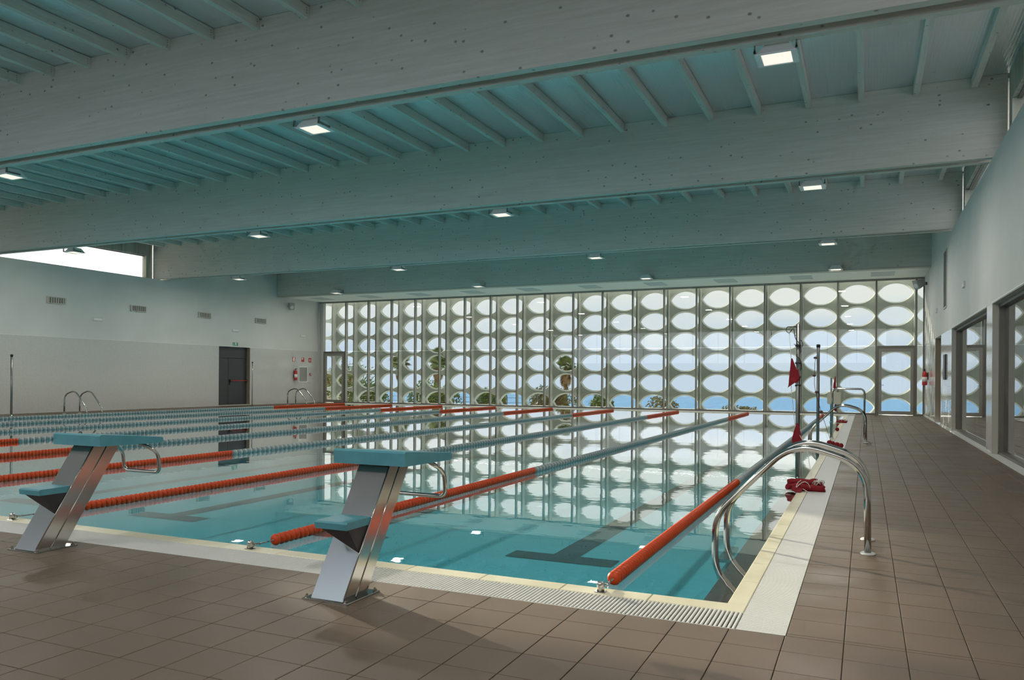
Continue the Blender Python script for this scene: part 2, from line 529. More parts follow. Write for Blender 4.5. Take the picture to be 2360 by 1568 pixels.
# cream kerb stones
km = {}
def kerb(x0, x1, y0, y1):
    w, d = round(x1 - x0 - 0.003, 4), round(y1 - y0 - 0.003, 4)
    if (w, d) not in km:
        km[(w, d)] = MB().cbox(-w / 2, w / 2, -d / 2, d / 2, -0.25, 0.0, 0.004).mesh('kerb_stone', 'cream_tile')
    link('kerb_stone', km[(w, d)], pool, ((x0 + x1) / 2, (y0 + y1) / 2, 0))
x = CX1
while x > CX0 + 0.02:
    x2 = max(CX0, x - 0.5)
    kerb(x2, x, CY0, PY0); kerb(x2, x, PY1, CY1)
    x = x2
y = PY0
while y < PY1 - 0.02:
    y2 = min(PY1, y + 0.5)
    kerb(PX1, CX1, y, y2); kerb(CX0, PX0, y, y2)
    y = y2
# start-side grating: white ribs, one by one where the photo shows them
rib = MB()
rib.prism([(-0.0072, -0.03), (0.0072, -0.03), (0.0072, -0.004), (0.004, 0.0), (-0.004, 0.0), (-0.0072, -0.004)], 'y', GY0 + 0.004, CY0 - 0.003)
rib_me = rib.mesh('grating_rib', 'white_plastic')
gr = struct('gutter_grating', 'white ribbed overflow grating along the starting end')
far_ribs = MB()
x = CX1 - 0.012; n = 0
while x > GX0:
    if n < 285:
        link('grating_rib', rib_me, gr, (x, 0, 0))
    else:
        far_ribs.prism([(x - 0.0072, -0.03), (x + 0.0072, -0.03), (x + 0.0072, -0.002), (x, 0.0), (x - 0.0072, -0.002)], 'y', GY0 + 0.004, CY0 - 0.003)
    x -= 0.0215; n += 1
tag(far_ribs.build('rib_field', 'white_plastic', gr), kind='stuff')
MB().box(GX0, CX1, GY0 + 0.02, GY0 + 0.03, -0.03, -0.012).box(GX0, CX1, CY0 - 0.03, CY0 - 0.02, -0.03, -0.012).box(GX0, CX1, GY0, GY0 + 0.006, -0.1, -0.001).build('rib_rail', 'white_plastic', gr)
# ladder-side, far and left gratings: perforated plates
def plate_mesh(w, d):
    m = MB()
    nr = max(3, int(d / 0.0213)); st = d / nr
    for k in range(nr):
        m.box(-w / 2, w / 2, -d / 2 + k * st + 0.002, -d / 2 + (k + 1) * st - 0.003, -0.012, 0.0)
    for q in range(9):
        xx = -w / 2 + (w - 0.012) * q / 8
        m.box(xx, xx + 0.012, -d / 2 + 0.002, d / 2 - 0.003, -0.014, -0.0015)
    return m.mesh('grating_plate', 'white_plastic')
gp = struct('plate_grating', 'white perforated grating plates beside the ladders')
pm = plate_mesh(CX0 - GX0 - 0.004 if False else GX1 - CX1 - 0.004, 0.5)
y = GY0
while y + 0.49 < GY1:
    link('grating_plate', pm, gp, ((CX1 + GX1) / 2, y + 0.25, 0)); y += 0.5
pm2 = plate_mesh(CX0 - GX0 - 0.004, 0.5)
y = CY0
while y + 0.49 < GY1:
    link('grating_plate', pm2, gp, ((CX0 + GX0) / 2, y + 0.25, 0)); y += 0.5
m = MB(); x = CX1
while x > GX0:
    m.box(x - 0.497, x, CY1 + 0.003, GY1, -0.012, 0.0); x -= 0.5
tag(m.build('plate_field', 'white_plastic', gp), kind='stuff')
MB().box(GX0, GX1, GY1, YF, -0.006, 0.002).build('trim_1', 'white_plastic')
tag(bpy.data.objects['trim_1'], 'white strip of floor under the glass facade', kind='structure')
wt = MB().quad((PX0, PY0, -0.01), (PX1, PY0, -0.01), (PX1, PY1, -0.01), (PX0, PY1, -0.01)).build('pool_water', 'pool_water')
tag(wt, 'calm clear water filling the swimming pool', 'water', kind='stuff')

# ------------------------------------------------------------------ side walls
wl = struct('wall_left', 'white wall with mosaic dado opposite the ladders')
DY0, DY1, DZ = 24.13, 25.90, 2.43
LB = 2.435
T = 0.55
b = MB()
b.box(XL - T, XL, YB, DY0, -0.3, LB).box(XL - T, XL, DY1, YF + 0.3, -0.3, LB).box(XL - T, XL - 0.26, DY0, DY1, -0.3, LB)
b.build('mosaic_dado', 'mosaic_tile', wl)
b = MB().box(XL - T, XL - 0.012, YB, YF + 0.3, LB, ZW).box(XL - T, XL - 0.012, BEAMS[3] + BEAM_W, YF + 0.3, ZW, ZR)
b.build('upper_wall', 'plaster', wl)
MB().box(XL - 0.012, XL + 0.004, YB, YF, LB, LB + 0.012).build('dado_trim', 'white_paint', wl)

wr = struct('wall_right', 'white wall with large glazed openings beside the deck')
O1, O2, DR = (8.6, 14.58), (15.2, 21.08), (23.9, 25.85)
OZ = 2.435
b = MB()
def wr_low(y0, y1):
    b.box(XR, XR + T, y0, y1, -0.3, OZ)
wr_low(YB, O1[0]); wr_low(O1[1], O2[0]); wr_low(O2[1], DR[0]); wr_low(DR[1], YF + 0.3)
b.build('mosaic_dado', 'mosaic_tile', wr)
b = MB().box(XR, XR + T, YB, YF + 0.3, OZ, ZW).box(XR, XR + T, BEAMS[3] + BEAM_W, YF + 0.3, ZW, ZR)
b.build('upper_wall', 'plaster', wr)
MB().box(XR - 0.006, XR, O1[0], O1[1], OZ, OZ + 0.02).box(XR - 0.006, XR, O2[0], O2[1], OZ, OZ + 0.02).build('lintel_edge', 'white_paint', wr)
MB().box(XR - 0.02, XR, YB, O1[0], 0, 0.05).box(XR - 0.02, XR, O1[1], O2[0], 0, 0.05).box(XR - 0.02, XR, O2[1], DR[0], 0, 0.05).box(XR - 0.02, XR, DR[1], YF, 0, 0.05) \
    .build('baseboard_right', 'white_plastic')
tag(bpy.data.objects['baseboard_right'], 'pale skirting along the ladder-side wall', kind='structure')
MB().box(XR - 0.02, XR + 0.14, O1[0], O1[1], 0.0, 0.03).box(XR - 0.02, XR + 0.14, O2[0], O2[1], 0, 0.03).build('trim_2', 'white_plastic')
tag(bpy.data.objects['trim_2'], 'pale threshold under the side windows', kind='structure')
wb = struct('wall_back', 'white wall with an added window behind the starting end')
MB().box(XL - T, XR + T, YB - 0.3, YB, -0.3, 2.6).box(XL - T, XR + T, YB - 0.3, YB, 5.7, ZR).box(XL - T, XL + 0.4, YB - 0.3, YB, 2.6, 5.7).box(XR - 0.4, XR + T, YB - 0.3, YB, 2.6, 5.7).build('wall_shell', 'plaster', wb)
w4 = struct('window_4', 'unseen window added behind the starting end to light the beams')  # window added out of view to light the near faces of the beams
for k in range(13):
    xa = XL + 0.4 + k * (XR - XL - 0.8) / 12
    MB().box(xa - 0.03, xa + 0.03, YB - 0.2, YB - 0.05, 2.6, 5.7).build('mullion', 'alu_frame', w4)
    if k < 12:
        MB().box(xa + 0.03, xa + (XR - XL - 0.8) / 12 - 0.03, YB - 0.13, YB - 0.12, 2.6, 5.7).build('pane', 'clear_glass', w4)

# glazed openings of the ladder-side wall
for n, (y0, y1) in ((2, O1), (3, O2)):
    w = struct('window_%d' % n, 'tall fixed window in the ladder-side wall')
    MB().box(XR, XR + 0.09, y1 - 0.012, y1, 0.03, OZ).box(XR, XR + 0.09, y0, y1, OZ - 0.012, OZ).build('reveal', 'vent_metal', w)
    MB().box(XR + 0.09, XR + 0.20, y1 - 0.06, y1, 0.03, OZ).box(XR + 0.09, XR + 0.20, y0, y0 + 0.06, 0.03, OZ).box(XR + 0.09, XR + 0.20, y0, y1, OZ - 0.07, OZ) \
        .box(XR + 0.09, XR + 0.20, y0, y1, 0.03, 0.07).build('window_frame', 'dark_frame', w)
    ym = (y0 + y1) / 2
    for a0, a1 in ((y0 + 0.06, ym - 0.004), (ym + 0.004, y1 - 0.06)):
        MB().box(XR + 0.155, XR + 0.163, a0, a1, 0.07, OZ - 0.07).build('pane', 'side_glass', w)
# the dim room beyond
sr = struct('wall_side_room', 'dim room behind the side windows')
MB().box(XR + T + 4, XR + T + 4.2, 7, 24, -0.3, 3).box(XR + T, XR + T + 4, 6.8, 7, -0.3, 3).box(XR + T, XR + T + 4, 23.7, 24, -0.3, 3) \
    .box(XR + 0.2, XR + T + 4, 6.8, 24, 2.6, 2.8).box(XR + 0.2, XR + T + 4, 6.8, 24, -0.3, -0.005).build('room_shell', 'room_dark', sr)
# recessed service door in the ladder-side wall
d = struct('door_4', 'grey recessed door in the ladder-side wall')
MB().box(XR + 0.14, XR + 0.2, DR[0], DR[1], 0.0, OZ).build('door_leaf', 'jamb_brown', d)
MB().box(XR, XR + 0.14, DR[1] - 0.02, DR[1], 0.0, OZ).box(XR, XR + 0.14, DR[0], DR[0] + 0.02, 0.0, OZ).build('door_frame', 'jamb_brown', d)
MB().lathe([(0.02, 0), (0.02, 0.05)], (XR + 0.10, 24.3, 1.02), 8, 'x').build('door_handle', 'black', d)
# emergency door in the left wall
d = struct('door_3', 'dark double emergency door with a red push bar')
xd = XL - 0.17
MB().box(xd - 0.06, xd, DY0, 24.80, 0.03, 1.955).build('door_leaf', 'door_dark', d)
rl = MB().box(xd - 0.06, xd, 24.815, DY1 - 0.02, 0.03, 1.955).build('door_leaf', 'door_dark', d)
MB().box(xd - 0.06, xd, DY0, DY1 - 0.02, 1.975, DZ).build('transom_panel', 'door_dark', d)
MB().box(xd - 0.09, xd - 0.06, DY0, DY1, 0, DZ).build('door_backing', 'black', d)
MB().box(xd - 0.09, XL - 0.001, DY1 - 0.02, DY1, 0, DZ).build('door_reveal', 'jamb_brown', d)
MB().box(xd - 0.09, XL, DY0, DY1, 0.0, 0.03).build('threshold', 'vent_metal', d)
MB().tube([(xd + 0.07, 24.90, 1.03), (xd + 0.07, 25.80, 1.03)], 0.018, 8).build('push_bar', 'red_paint', rl)
MB().box(xd, xd + 0.08, 24.86, 24.95, 0.97, 1.08).box(xd, xd + 0.08, 25.78, 25.84, 0.98, 1.07).box(xd + 0.01, xd + 0.04, 24.88, 24.90, 0.86, 0.97).build('door_handle', 'black', rl)

# ------------------------------------------------------------------ clerestory: concrete frames with clear glass over both side walls
def clerestory(name, label, xin, sgn):
    cw = struct(name, label)
    xs = [xin + sgn * 0.22, xin + sgn * 0.42]
    x0, x1 = min(xs), max(xs)
    bays = [(YB, BEAMS[0])] + [(BEAMS[i] + BEAM_W, BEAMS[i + 1]) for i in range(3)]
    for y0, y1 in bays:
        if y1 - y0 < 1:
            continue
        MB().box(x0, x1, y0, y1, 5.62, ZR).build('lintel', 'concrete', cw)
        MB().box(x0, x1, y0, y0 + 0.28, ZW, 5.62).build('jamb_post', 'concrete', cw)
        MB().box(x0, x1, y1 - 0.28, y1, ZW, 5.62).build('jamb_post', 'concrete', cw)
        xm = (x0 + x1) / 2
        MB().box(xm - 0.004, xm + 0.004, y0 + 0.28, y1 - 0.28, ZW + 0.03, 5.60).build('pane', 'clerestory_glass', cw)
        MB().box(xm - 0.03, xm + 0.03, y0 + 0.28, y1 - 0.28, ZW, ZW + 0.03).box(xm - 0.03, xm + 0.03, y0 + 0.28, y1 - 0.28, 5.59, 5.62).build('window_frame', 'dark_frame', cw)
clerestory('wall_clerestory_left', 'concrete clerestory frame above the left wall', XL, -1)
clerestory('wall_clerestory_right', 'concrete clerestory frame above the ladder-side wall', XR, 1)

# ------------------------------------------------------------------ roof: beams, rafters, panels
ORD = ['first', 'second', 'third', 'fourth', 'fifth', 'sixth', 'seventh', 'eighth', 'ninth', 'tenth', 'eleventh']
for i, y in enumerate(BEAMS):
    last = i == 4
    x0, x1 = (XL, XR) if last else (XL - 0.2, XR + 0.2)
    r = struct('roof_beam', ['whitewashed timber double beam above the camera', 'nearest whitewashed timber double beam with dark knots', 'second whitewashed timber double beam with dark knots',
                             'third whitewashed timber double beam over the pool', 'farthest timber beam in front of the glass facade'][i])
    if last:
        MB().box(x0, x1, y, y + 0.3, ZW + 0.02, ZR).build('beam_plank', 'beam_wood', r)
        MB().box(x0, x1, y - 0.012, y + 0.3, ZW - 0.03, ZW + 0.02).build('beam_edge', 'vent_metal', r)
    else:
        MB().box(x0, x1, y, y + 0.125, ZW, ZR).build('beam_plank', 'beam_wood', r)
        MB().box(x0, x1, y + 0.30, y + BEAM_W, ZW, ZR).build('beam_plank', 'beam_wood', r)
        MB().box(x0, x1, y + 0.125, y + 0.30, ZW + 0.35, ZR).build('spacer', 'beam_wood', r)
ce = struct('ceiling', 'ribbed metal roof panels on white rafters')
RP, RX = 0.838, -0.055
bays = [(YB, BEAMS[0]), (BEAMS[0] + BEAM_W, BEAMS[1]), (BEAMS[1] + BEAM_W, BEAMS[2]), (BEAMS[2] + BEAM_W, BEAMS[3]), (BEAMS[3] + BEAM_W, BEAMS[4])]
for (y0, y1) in bays:
    L = y1 - y0
    rm = MB().box(-0.045, 0.045, 0, L, 5.94, ZR - 0.004)
    # screw plates at both ends
    rm.mi = 1
    for s_ in (0.05, L - 0.06):
        for k in range(3):
            rm.box(0.045, 0.047, s_, s_ + 0.009, 5.985 + k * 0.035, 5.995 + k * 0.035)
    rme = rm.mesh('rafter', ['rafter_wood', 'black'])
    pme = MB().box(0.0, RP - 0.006, 0, L, ZR + 0.002, ZR + 0.06).mesh('roof_panel', 'ceiling_panel')
    for k in range(-28, 3):
        x = RX + RP * k
        if XL - 0.3 < x < XR + 0.25:
            link('rafter', rme, ce, (x - 0.045, y0, 0))
        if XL - 1.0 < x < XR + 0.25:
            link('roof_panel', pme, ce, (x - 0.045, y0, 0))
MB().box(XL - 0.6, XR + 0.6, YB - 0.3, YF + 0.3, ZR + 0.062, ZR + 0.3).build('roof_deck', 'dark_gap', ce)
# white soffit over the facade
sf = struct('trim_3', 'white soffit with air vents above the glass facade')
MB().box(XL, XR, BEAMS[4] + 0.3, YF + 0.25, ZW + 0.012, ZW + 0.2).build('soffit_board', 'soffit_white', sf)
MB().box(XL, XR, YF + 0.1, YF + 0.3, ZW + 0.2, ZR + 0.1).build('fascia', 'soffit_white', sf)

# ------------------------------------------------------------------ glass facade
XM, BW = 1.5901, 1.2605
fac = struct('window_1', 'full width glass facade with slim grey mullions')
NB = 20
FT = ZW + 0.01
mul = MB().box(-0.026, 0.026, 0.004, 0.16, 0.0, FT - 0.05).mesh('mullion', 'pale_frame')
shadem = MB().box(-0.022, 0.022, -0.012, 0.004, 0.0, FT - 0.05).mesh('mullion_shade', 'dark_frame')  # dark front paints in the backlit shade, pale body the daylit sides
for i in range(NB):
    link('mullion_shade', shadem, link('mullion', mul, fac, (XM - i * BW, YF, 0)))
MB().box(XL, XR, YF, YF + 0.16, FT - 0.06, FT).build('head_frame', 'alu_frame', fac)
MB().box(XL + 0.9, XM - BW, YF - 0.01, YF + 0.16, 0.0, 0.055).box(XM, XR, YF - 0.01, YF + 0.16, 0.0, 0.055).build('sill_frame', 'dark_frame', fac)
MB().box(XL, XL + 0.1, YF - 0.08, YF + 0.1, 0, FT - 0.06).build('end_frame', 'pale_frame', fac)
MB().box(XL + 0.1, XL + 0.16, YF - 0.02, YF + 0.1, 0, FT - 0.06).box(XL + 0.19, XL + 0.30, YF - 0.05, YF + 0.12, 0, FT - 0.06).build('end_frame', 'pale_frame', fac)
MB().box(XL + 0.16, XL + 0.19, YF + 0.02, YF + 0.1, 0, FT - 0.06).build('end_frame', 'dark_frame', fac)
MB().box(XR - 0.04, XR, YF - 0.02, YF + 0.12, 0.0, FT - 0.06).build('end_frame', 'dark_frame', fac)
edges = [(XM + 0.026, XR - 0.04)] + [(XM - (i + 1) * BW + 0.026, XM - i * BW - 0.026) for i in range(NB - 1)] + [(XL + 0.30, XM - (NB - 1) * BW - 0.026)]
ZJ = 2.43
DOORS = {1: 'door_1', NB: 'door_2'}
for i, (a, c) in enumerate(edges):
    MB().box(a, c, YF + 0.07, YF + 0.086, ZJ + 0.004, FT - 0.06).build('pane', 'facade_glass', fac)
    if i not in DOORS:
        MB().box(a, c, YF + 0.07, YF + 0.086, 0.055, ZJ - 0.004).build('pane', 'facade_glass', fac)
for i, nm in DOORS.items():
    a, c = edges[i]
    far = i == NB
    d = struct(nm, 'framed glass door at the left end of the facade' if far else 'framed glass door at the deck end of the facade')
    MB().box(a, c, YF - 0.02, YF + 0.14, 2.33, 2.43).box(a, a + 0.06, YF - 0.02, YF + 0.14, 0, 2.33).box(c - 0.06, c, YF - 0.02, YF + 0.14, 0, 2.33).build('door_frame', 'dark_frame', d)
    MB().box(a + 0.06, a + 0.15, YF - 0.03, YF + 0.05, 0.02, 2.33).box(c - 0.15, c - 0.06, YF - 0.03, YF + 0.05, 0.02, 2.33).box(a + 0.15, c - 0.15, YF - 0.03, YF + 0.05, 2.22, 2.33) \
        .box(a + 0.15, c - 0.15, YF - 0.03, YF + 0.05, 0.02, 0.14).build('door_leaf', 'alu_frame', d)
    MB().box(a + 0.15, c - 0.15, YF + 0.0, YF + 0.012, 0.14, 2.22).build('pane', 'facade_glass', d)
    hx = a + 0.105
    MB().box(hx - 0.012, hx + 0.012, YF - 0.045, YF - 0.03, 0.93, 1.11).tube([(hx, YF - 0.045, 1.05), (hx, YF - 0.08, 1.05), (hx + 0.12, YF - 0.08, 1.05)], 0.009, 6).build('door_handle', 'steel', d)

# precast screen with lens openings, one metre outside the glass
YS = YF + 0.95
RZ0, RPIT, LA, LH, TH = 4.39, 0.834, 0.605, 0.388, 0.13
FLX, FLZ = 0.935, 0.865          # outer hole / inner hole
R_ = (LA * LA + LH * LH) / (2 * LH)
scr = struct('wall_screen', 'white precast sunscreen with rows of lens openings')
pm = MB(); NS = 20; hw = BW / 2 - 0.004
for r in range(6):
    zc = RZ0 - RPIT * r
    zt, zb_ = zc + RPIT / 2, zc - RPIT / 2
    if r == 0:
        zt = 5.3
    if r == 5:
        zb_ = -0.6
    xs = [-LA * cos(pi * k / NS) for k in range(NS + 1)]
    hs = [max(0.0, sqrt(max(R_ * R_ - q * q, 0)) - (R_ - LH)) for q in xs]
    hs[0] = hs[-1] = 0.0
    for k in range(NS):
        a, c, ha, hc = xs[k], xs[k + 1], hs[k], hs[k + 1]
        for y in (0, TH):
            fl_ = y == 0
            kx, kz = (1, 1) if fl_ else (FLX, FLZ)
            q1 = [(a * kx, y, zc + ha * kz), (c * kx, y, zc + hc * kz), (c, y, zt), (a, y, zt)]
            q2 = [(a, y, zb_), (c, y, zb_), (c * kx, y, zc - hc * kz), (a * kx, y, zc - ha * kz)]
            for q in (q1, q2):
                pm.add(q, [(0, 1, 2, 3) if fl_ else (3, 2, 1, 0)])
        pm.add([(a, 0, zc + ha), (a * FLX, TH, zc + ha * FLZ), (c * FLX, TH, zc + hc * FLZ), (c, 0, zc + hc)], [(0, 1, 2, 3)])
        pm.add([(a, 0, zc - ha), (c, 0, zc - hc), (c * FLX, TH, zc - hc * FLZ), (a * FLX, TH, zc - ha * FLZ)], [(0, 1, 2, 3)])
    for a, c, e in ((-hw, -LA, -LA * FLX), (hw, LA, LA * FLX)):
        pm.add([(a, 0, zb_), (c, 0, zb_), (c, 0, zt), (a, 0, zt), (a, TH, zb_), (e, TH, zc), (c, TH, zb_), (a, TH, zt), (c, TH, zt)], [(0, 1, 2, 3), (4, 6, 5, 8, 7)])
for a, c in ((-hw, -hw + 0.03), (hw - 0.03, hw)):
    pm.box(a, c, -0.30, 0, -0.6, 5.3)
pme = pm.mesh('screen_panel', 'screen_white')
for i in range(-1, NB + 1):
    link('screen_panel', pme, scr, (XM - (i + 0.5) * BW, YS, 0))

# ------------------------------------------------------------------ floodlights under the beams
def make_lamp():
    r = empty('floodlight')
    MB().add(*(lambda p, q: (p + q, [(3, 2, 1, 0), (4, 5, 6, 7)] + [(k, (k + 1) % 4, 4 + (k + 1) % 4, 4 + k) for k in range(4)]))(
        [(-0.20, -0.17, 0.0), (0.20, -0.17, 0.0), (0.20, 0.17, 0.0), (-0.20, 0.17, 0.0)],
        [(-0.12, -0.11, 0.12), (0.12, -0.11, 0.12), (0.12, 0.11, 0.12), (-0.12, 0.11, 0.12)])).build('lamp_housing', 'housing', r)
    g = MB()
    for s_ in (-1, 1):
        g.box(min(s_ * 0.155, s_ * 0.215), max(s_ * 0.155, s_ * 0.215), -0.16, 0.16, -0.012, 0.0)
    g.box(-0.215, 0.215, -0.18, -0.16, -0.012, 0.0).box(-0.215, 0.215, 0.16, 0.18, -0.012, 0.0).build('lamp_rim', 'housing', r)
    MB().box(-0.15, 0.15, -0.15, 0.15, -0.008, -0.001).build('diffuser', 'lamp_glow', r)
    for s_ in (-1, 1):
        br_ = MB()
        br_.box(min(s_ * 0.20, s_ * 0.225), max(s_ * 0.20, s_ * 0.225), -0.20, 0.05, 0.0, 0.03).box(min(s_ * 0.205, s_ * 0.22), max(s_ * 0.205, s_ * 0.22), -0.20, -0.17, 0.0, 0.16)
        br_.build('bracket', 'steel', r)
    ld = bpy.data.lights.new('lamp_light', 'AREA'); ld.energy = LAMP_W; ld.size = 0.28; ld.color = (1.0, 0.95, 0.86)
    lo = bpy.data.objects.new('lamp_light', ld); COL.objects.link(lo); lo.parent = r; lo.location = (0, 0, -0.02)
    return r
lamp = make_lamp()
first = True
LAMPX = [-0.90, -7.12, -13.78, -20.5]
rowname = {0: 'the beam overhead', 1: 'the nearest visible beam', 2: 'the second visible beam', 3: 'the third visible beam', 4: 'the farthest beam by the facade'}
for i in range(5):
    for j, x in enumerate(LAMPX):
        o = lamp if first else copy_tree(lamp)
        first = False
        y = BEAMS[i] + BEAM_W + 0.17 if i < 4 else BEAMS[4] - 0.24
        o.location = (x, y, 4.69 if i < 4 else 4.775)
        if i == 4:
            o.rotation_euler = (0, 0, pi)
        tag(o, 'square floodlight under %s, %s from the ladder side' % (rowname[i], ORD[j]), 'floodlight', 'floodlights under the roof beams')

# ------------------------------------------------------------------ soffit vents
for i in range(10):
    x = 0.50 - i * 2.575
    v = empty('ceiling_vent', (x, 29.15, ZW + 0.012))
    MB().box(-0.36, 0.36, -0.50, -0.48, -0.012, 0).box(-0.36, 0.36, 0.48, 0.50, -0.012, 0).box(-0.36, -0.34, -0.48, 0.48, -0.012, 0).box(0.34, 0.36, -0.48, 0.48, -0.012, 0).build('vent_frame', 'soffit_vent', v)
    sl = MB().add([(-0.34, -0.018, -0.001), (0.34, -0.018, -0.001), (0.34, 0.012, -0.009), (-0.34, 0.012, -0.009)], [(0, 1, 2, 3)]).mesh('slat', 'soffit_vent')
    for k in range(28):
        link('slat', sl, v, (0, -0.455 + k * 0.0335, 0))
    tag(v, 'flat slatted air vent in the white soffit, %s from the ladder side' % ORD[i], 'vent', 'air vents in the soffit')

# ------------------------------------------------------------------ starting blocks
def make_block():
    r = empty('starting_block')
    # origin: centre of the base plate's start edge, y towards the pool
    bp = MB().cbox(-0.145, 0.145, 0.0, 0.30, 0.0, 0.010, 0.003).build('base_plate', 'steel', r)
    for sx in (-0.125, 0.125):
        for yy in (0.02, 0.28):
            MB().lathe([(0.013, 0.010), (0.013, 0.018), (0.006, 0.019), (0.006, 0.028), (0.0, 0.028)], (sx, yy, 0), 6, smooth=False).build('bolt', 'steel', bp)
    k = 0.425 / 0.66
    def yz(y, z):
        return (y + k * (z - 0.01), z)
    # column: front half and rear half with a seam between, leaning over the water
    zt = 0.675
    prof_f = [yz(0.022, 0.010), yz(0.128, 0.010), yz(0.128, zt), yz(0.022, zt)]
    prof_r = [yz(0.134, 0.010), yz(0.238, 0.010), yz(0.238, zt), yz(0.134, zt)]
    MB().prism(prof_f, 'x', -0.10, 0.105).build('column', 'brushed_steel', r)
    MB().prism(prof_r, 'x', -0.10, 0.103).build('column', 'brushed_steel', r)
    e = MB()
    for yy in (0.020, 0.131):
        e.tube([(0.105, *yz(yy, 0.012)), (0.105, *yz(yy, zt))], 0.004, 6)
    e.build('edge_bead', 'steel', r)
    # platform: deeper at the back, thinner over the water
    P = [(0.395, 0.680), (0.92, 0.672), (0.935, 0.680), (0.935, 0.708), (0.925, 0.716), (0.405, 0.762), (0.392, 0.752)]
    MB().prism(P, 'x', -0.24, 0.24).build('platform', 'block_blue', r)
    MB().prism([yz(0.02, zt), yz(0.24, zt), (0.72, 0.683), (0.43, 0.683)], 'x', -0.098, 0.098).build('platform_mount', 'black_steel', r)
    # step with a folded bracket
    st = MB().prism([(0.055, 0.372), (0.29, 0.372), (0.29, 0.405), (0.29, 0.412), (0.062, 0.412), (0.052, 0.404)], 'x', -0.105, 0.10).build('step', 'block_blue', r)
    A, B_ = (-0.085, 0.075, 0.371), (0.098, 0.075, 0.371)
    C_, D_ = (0.098, *yz(0.021, 0.235)), (-0.085, *yz(0.021, 0.315))
    E_, F_ = (0.098, *yz(0.021, 0.371)), (-0.085, *yz(0.021, 0.371))
    MB().add([A, B_, C_, D_, E_, F_], [(0, 3, 2, 1), (1, 2, 4), (0, 5, 3), (0, 1, 4, 5)]).build('step_bracket', 'black_steel', r)
    # backstroke grip
    h = fillet([(0.14, 0.80, 0.675), (0.19, 0.93, 0.60), (0.19, 0.95, 0.44), (-0.19, 0.95, 0.44), (-0.19, 0.93, 0.60), (-0.14, 0.80, 0.675)], [0, 0.06, 0.05, 0.05, 0.06, 0], 5)
    MB().tube(h, 0.0135, 10).build('grip_bar', 'steel', r)
    return r
bl = make_block()
bl.location = (-2.562, 3.325, 0)
tag(bl, 'blue and steel starting block in the lane nearest the ladders', 'starting block', 'starting blocks')
b2 = copy_tree(bl)
b2.location = (-5.10, 3.415, 0)
tag(b2, 'blue and steel starting block in the second lane, at the picture edge', 'starting block', 'starting blocks')

# ------------------------------------------------------------------ lane ropes and their anchors
PITCH, FR = 0.052, 0.042
fprof = [(0.016, 0.0), (0.027, 0.003), (0.038, 0.013), (FR, 0.025), (0.038, 0.038), (0.027, 0.048), (0.016, 0.051)]
def float_mesh(m):
    return MB().lathe(fprof, (0, 0, 0), 14, 'y').mesh('lane_float', m)
FM = {'float_red': float_mesh('float_red'), 'float_grey': float_mesh('float_grey')}
RY0, RY1 = 4.38, 29.0
NF = int((RY1 - RY0) / PITCH)
lprof = [(0.020, 0.0), (FR, 0.012), (FR, 0.036), (0.020, 0.050)]
for i in range(9):
    x = LANE0 - LANE * i
    r = empty('lane_rope', (x, RY0, 0.018))
    strings = {}
    near = {0: 100, 1: 80, 2: 60, 3: 0}.get(i, 0)
    for k in range(NF):
        yy = k * PITCH
        red = yy < 4.75 or yy > (RY1 - RY0) - 4.7
        if k < near:
            link('lane_float', FM['float_red' if red else 'float_grey'], r, (0, yy, 0))
        else:
            key = 'float_red' if red else ('float_grey' if k % 2 else 'float_blue')
            if key not in strings:
                strings[key] = MB()
            strings[key].lathe(lprof, (0, yy, 0), 10, 'y')
    for key, m in strings.items():
        tag(m.build({'float_red': 'red_floats', 'float_grey': 'grey_floats', 'float_blue': 'blue_floats'}[key], key, r), kind='stuff')
    MB().tube([(0, -0.05, 0.0), (0, RY1 - RY0 + 0.05, 0.0)], 0.006, 6).build('cable', 'steel', r)
    # hook and tensioner at the start end
    t = MB().tube(fillet([(0.0, -0.05, 0.0), (0.012, -0.09, 0.005), (-0.012, -0.13, 0.0), (0.0, -0.20, 0.012)], 0.03), 0.005, 6)
    t.tube([(0.02 * cos(a), -0.16 + 0.035 * sin(a), 0.004) for a in [2 * pi * q / 10 for q in range(10)]], 0.004, 5, closed=True)
    t.build('end_hook', 'steel', r)
    tag(r, 'lane rope of red and grey floats, %s from the ladder side' % ORD[i], 'lane rope', 'lane ropes across the pool')
for i in range(3):
    a = empty('rope_anchor', (LANE0 - LANE * i, 4.15, 0.0))
    MB().lathe([(0.021, 0.0), (0.021, 0.052), (0.018, 0.056), (0, 0.056)], (0, 0, 0), 12).build('anchor_post', 'brushed_steel', a)
    MB().cbox(-0.03, 0.03, -0.022, 0.022, 0.0, 0.005, 0.002).build('anchor_base', 'steel', a)
    MB().tube([(0.0, 0.018 + 0.012 * (1 - cos(t)), 0.02 + 0.012 * sin(t)) for t in [2 * pi * q / 8 for q in range(8)]], 0.003, 5, closed=True).build('anchor_ring', 'steel', a)
    tag(a, 'short steel post on the pool kerb anchoring the %s lane rope' % ORD[i], 'anchor', 'lane rope anchors')

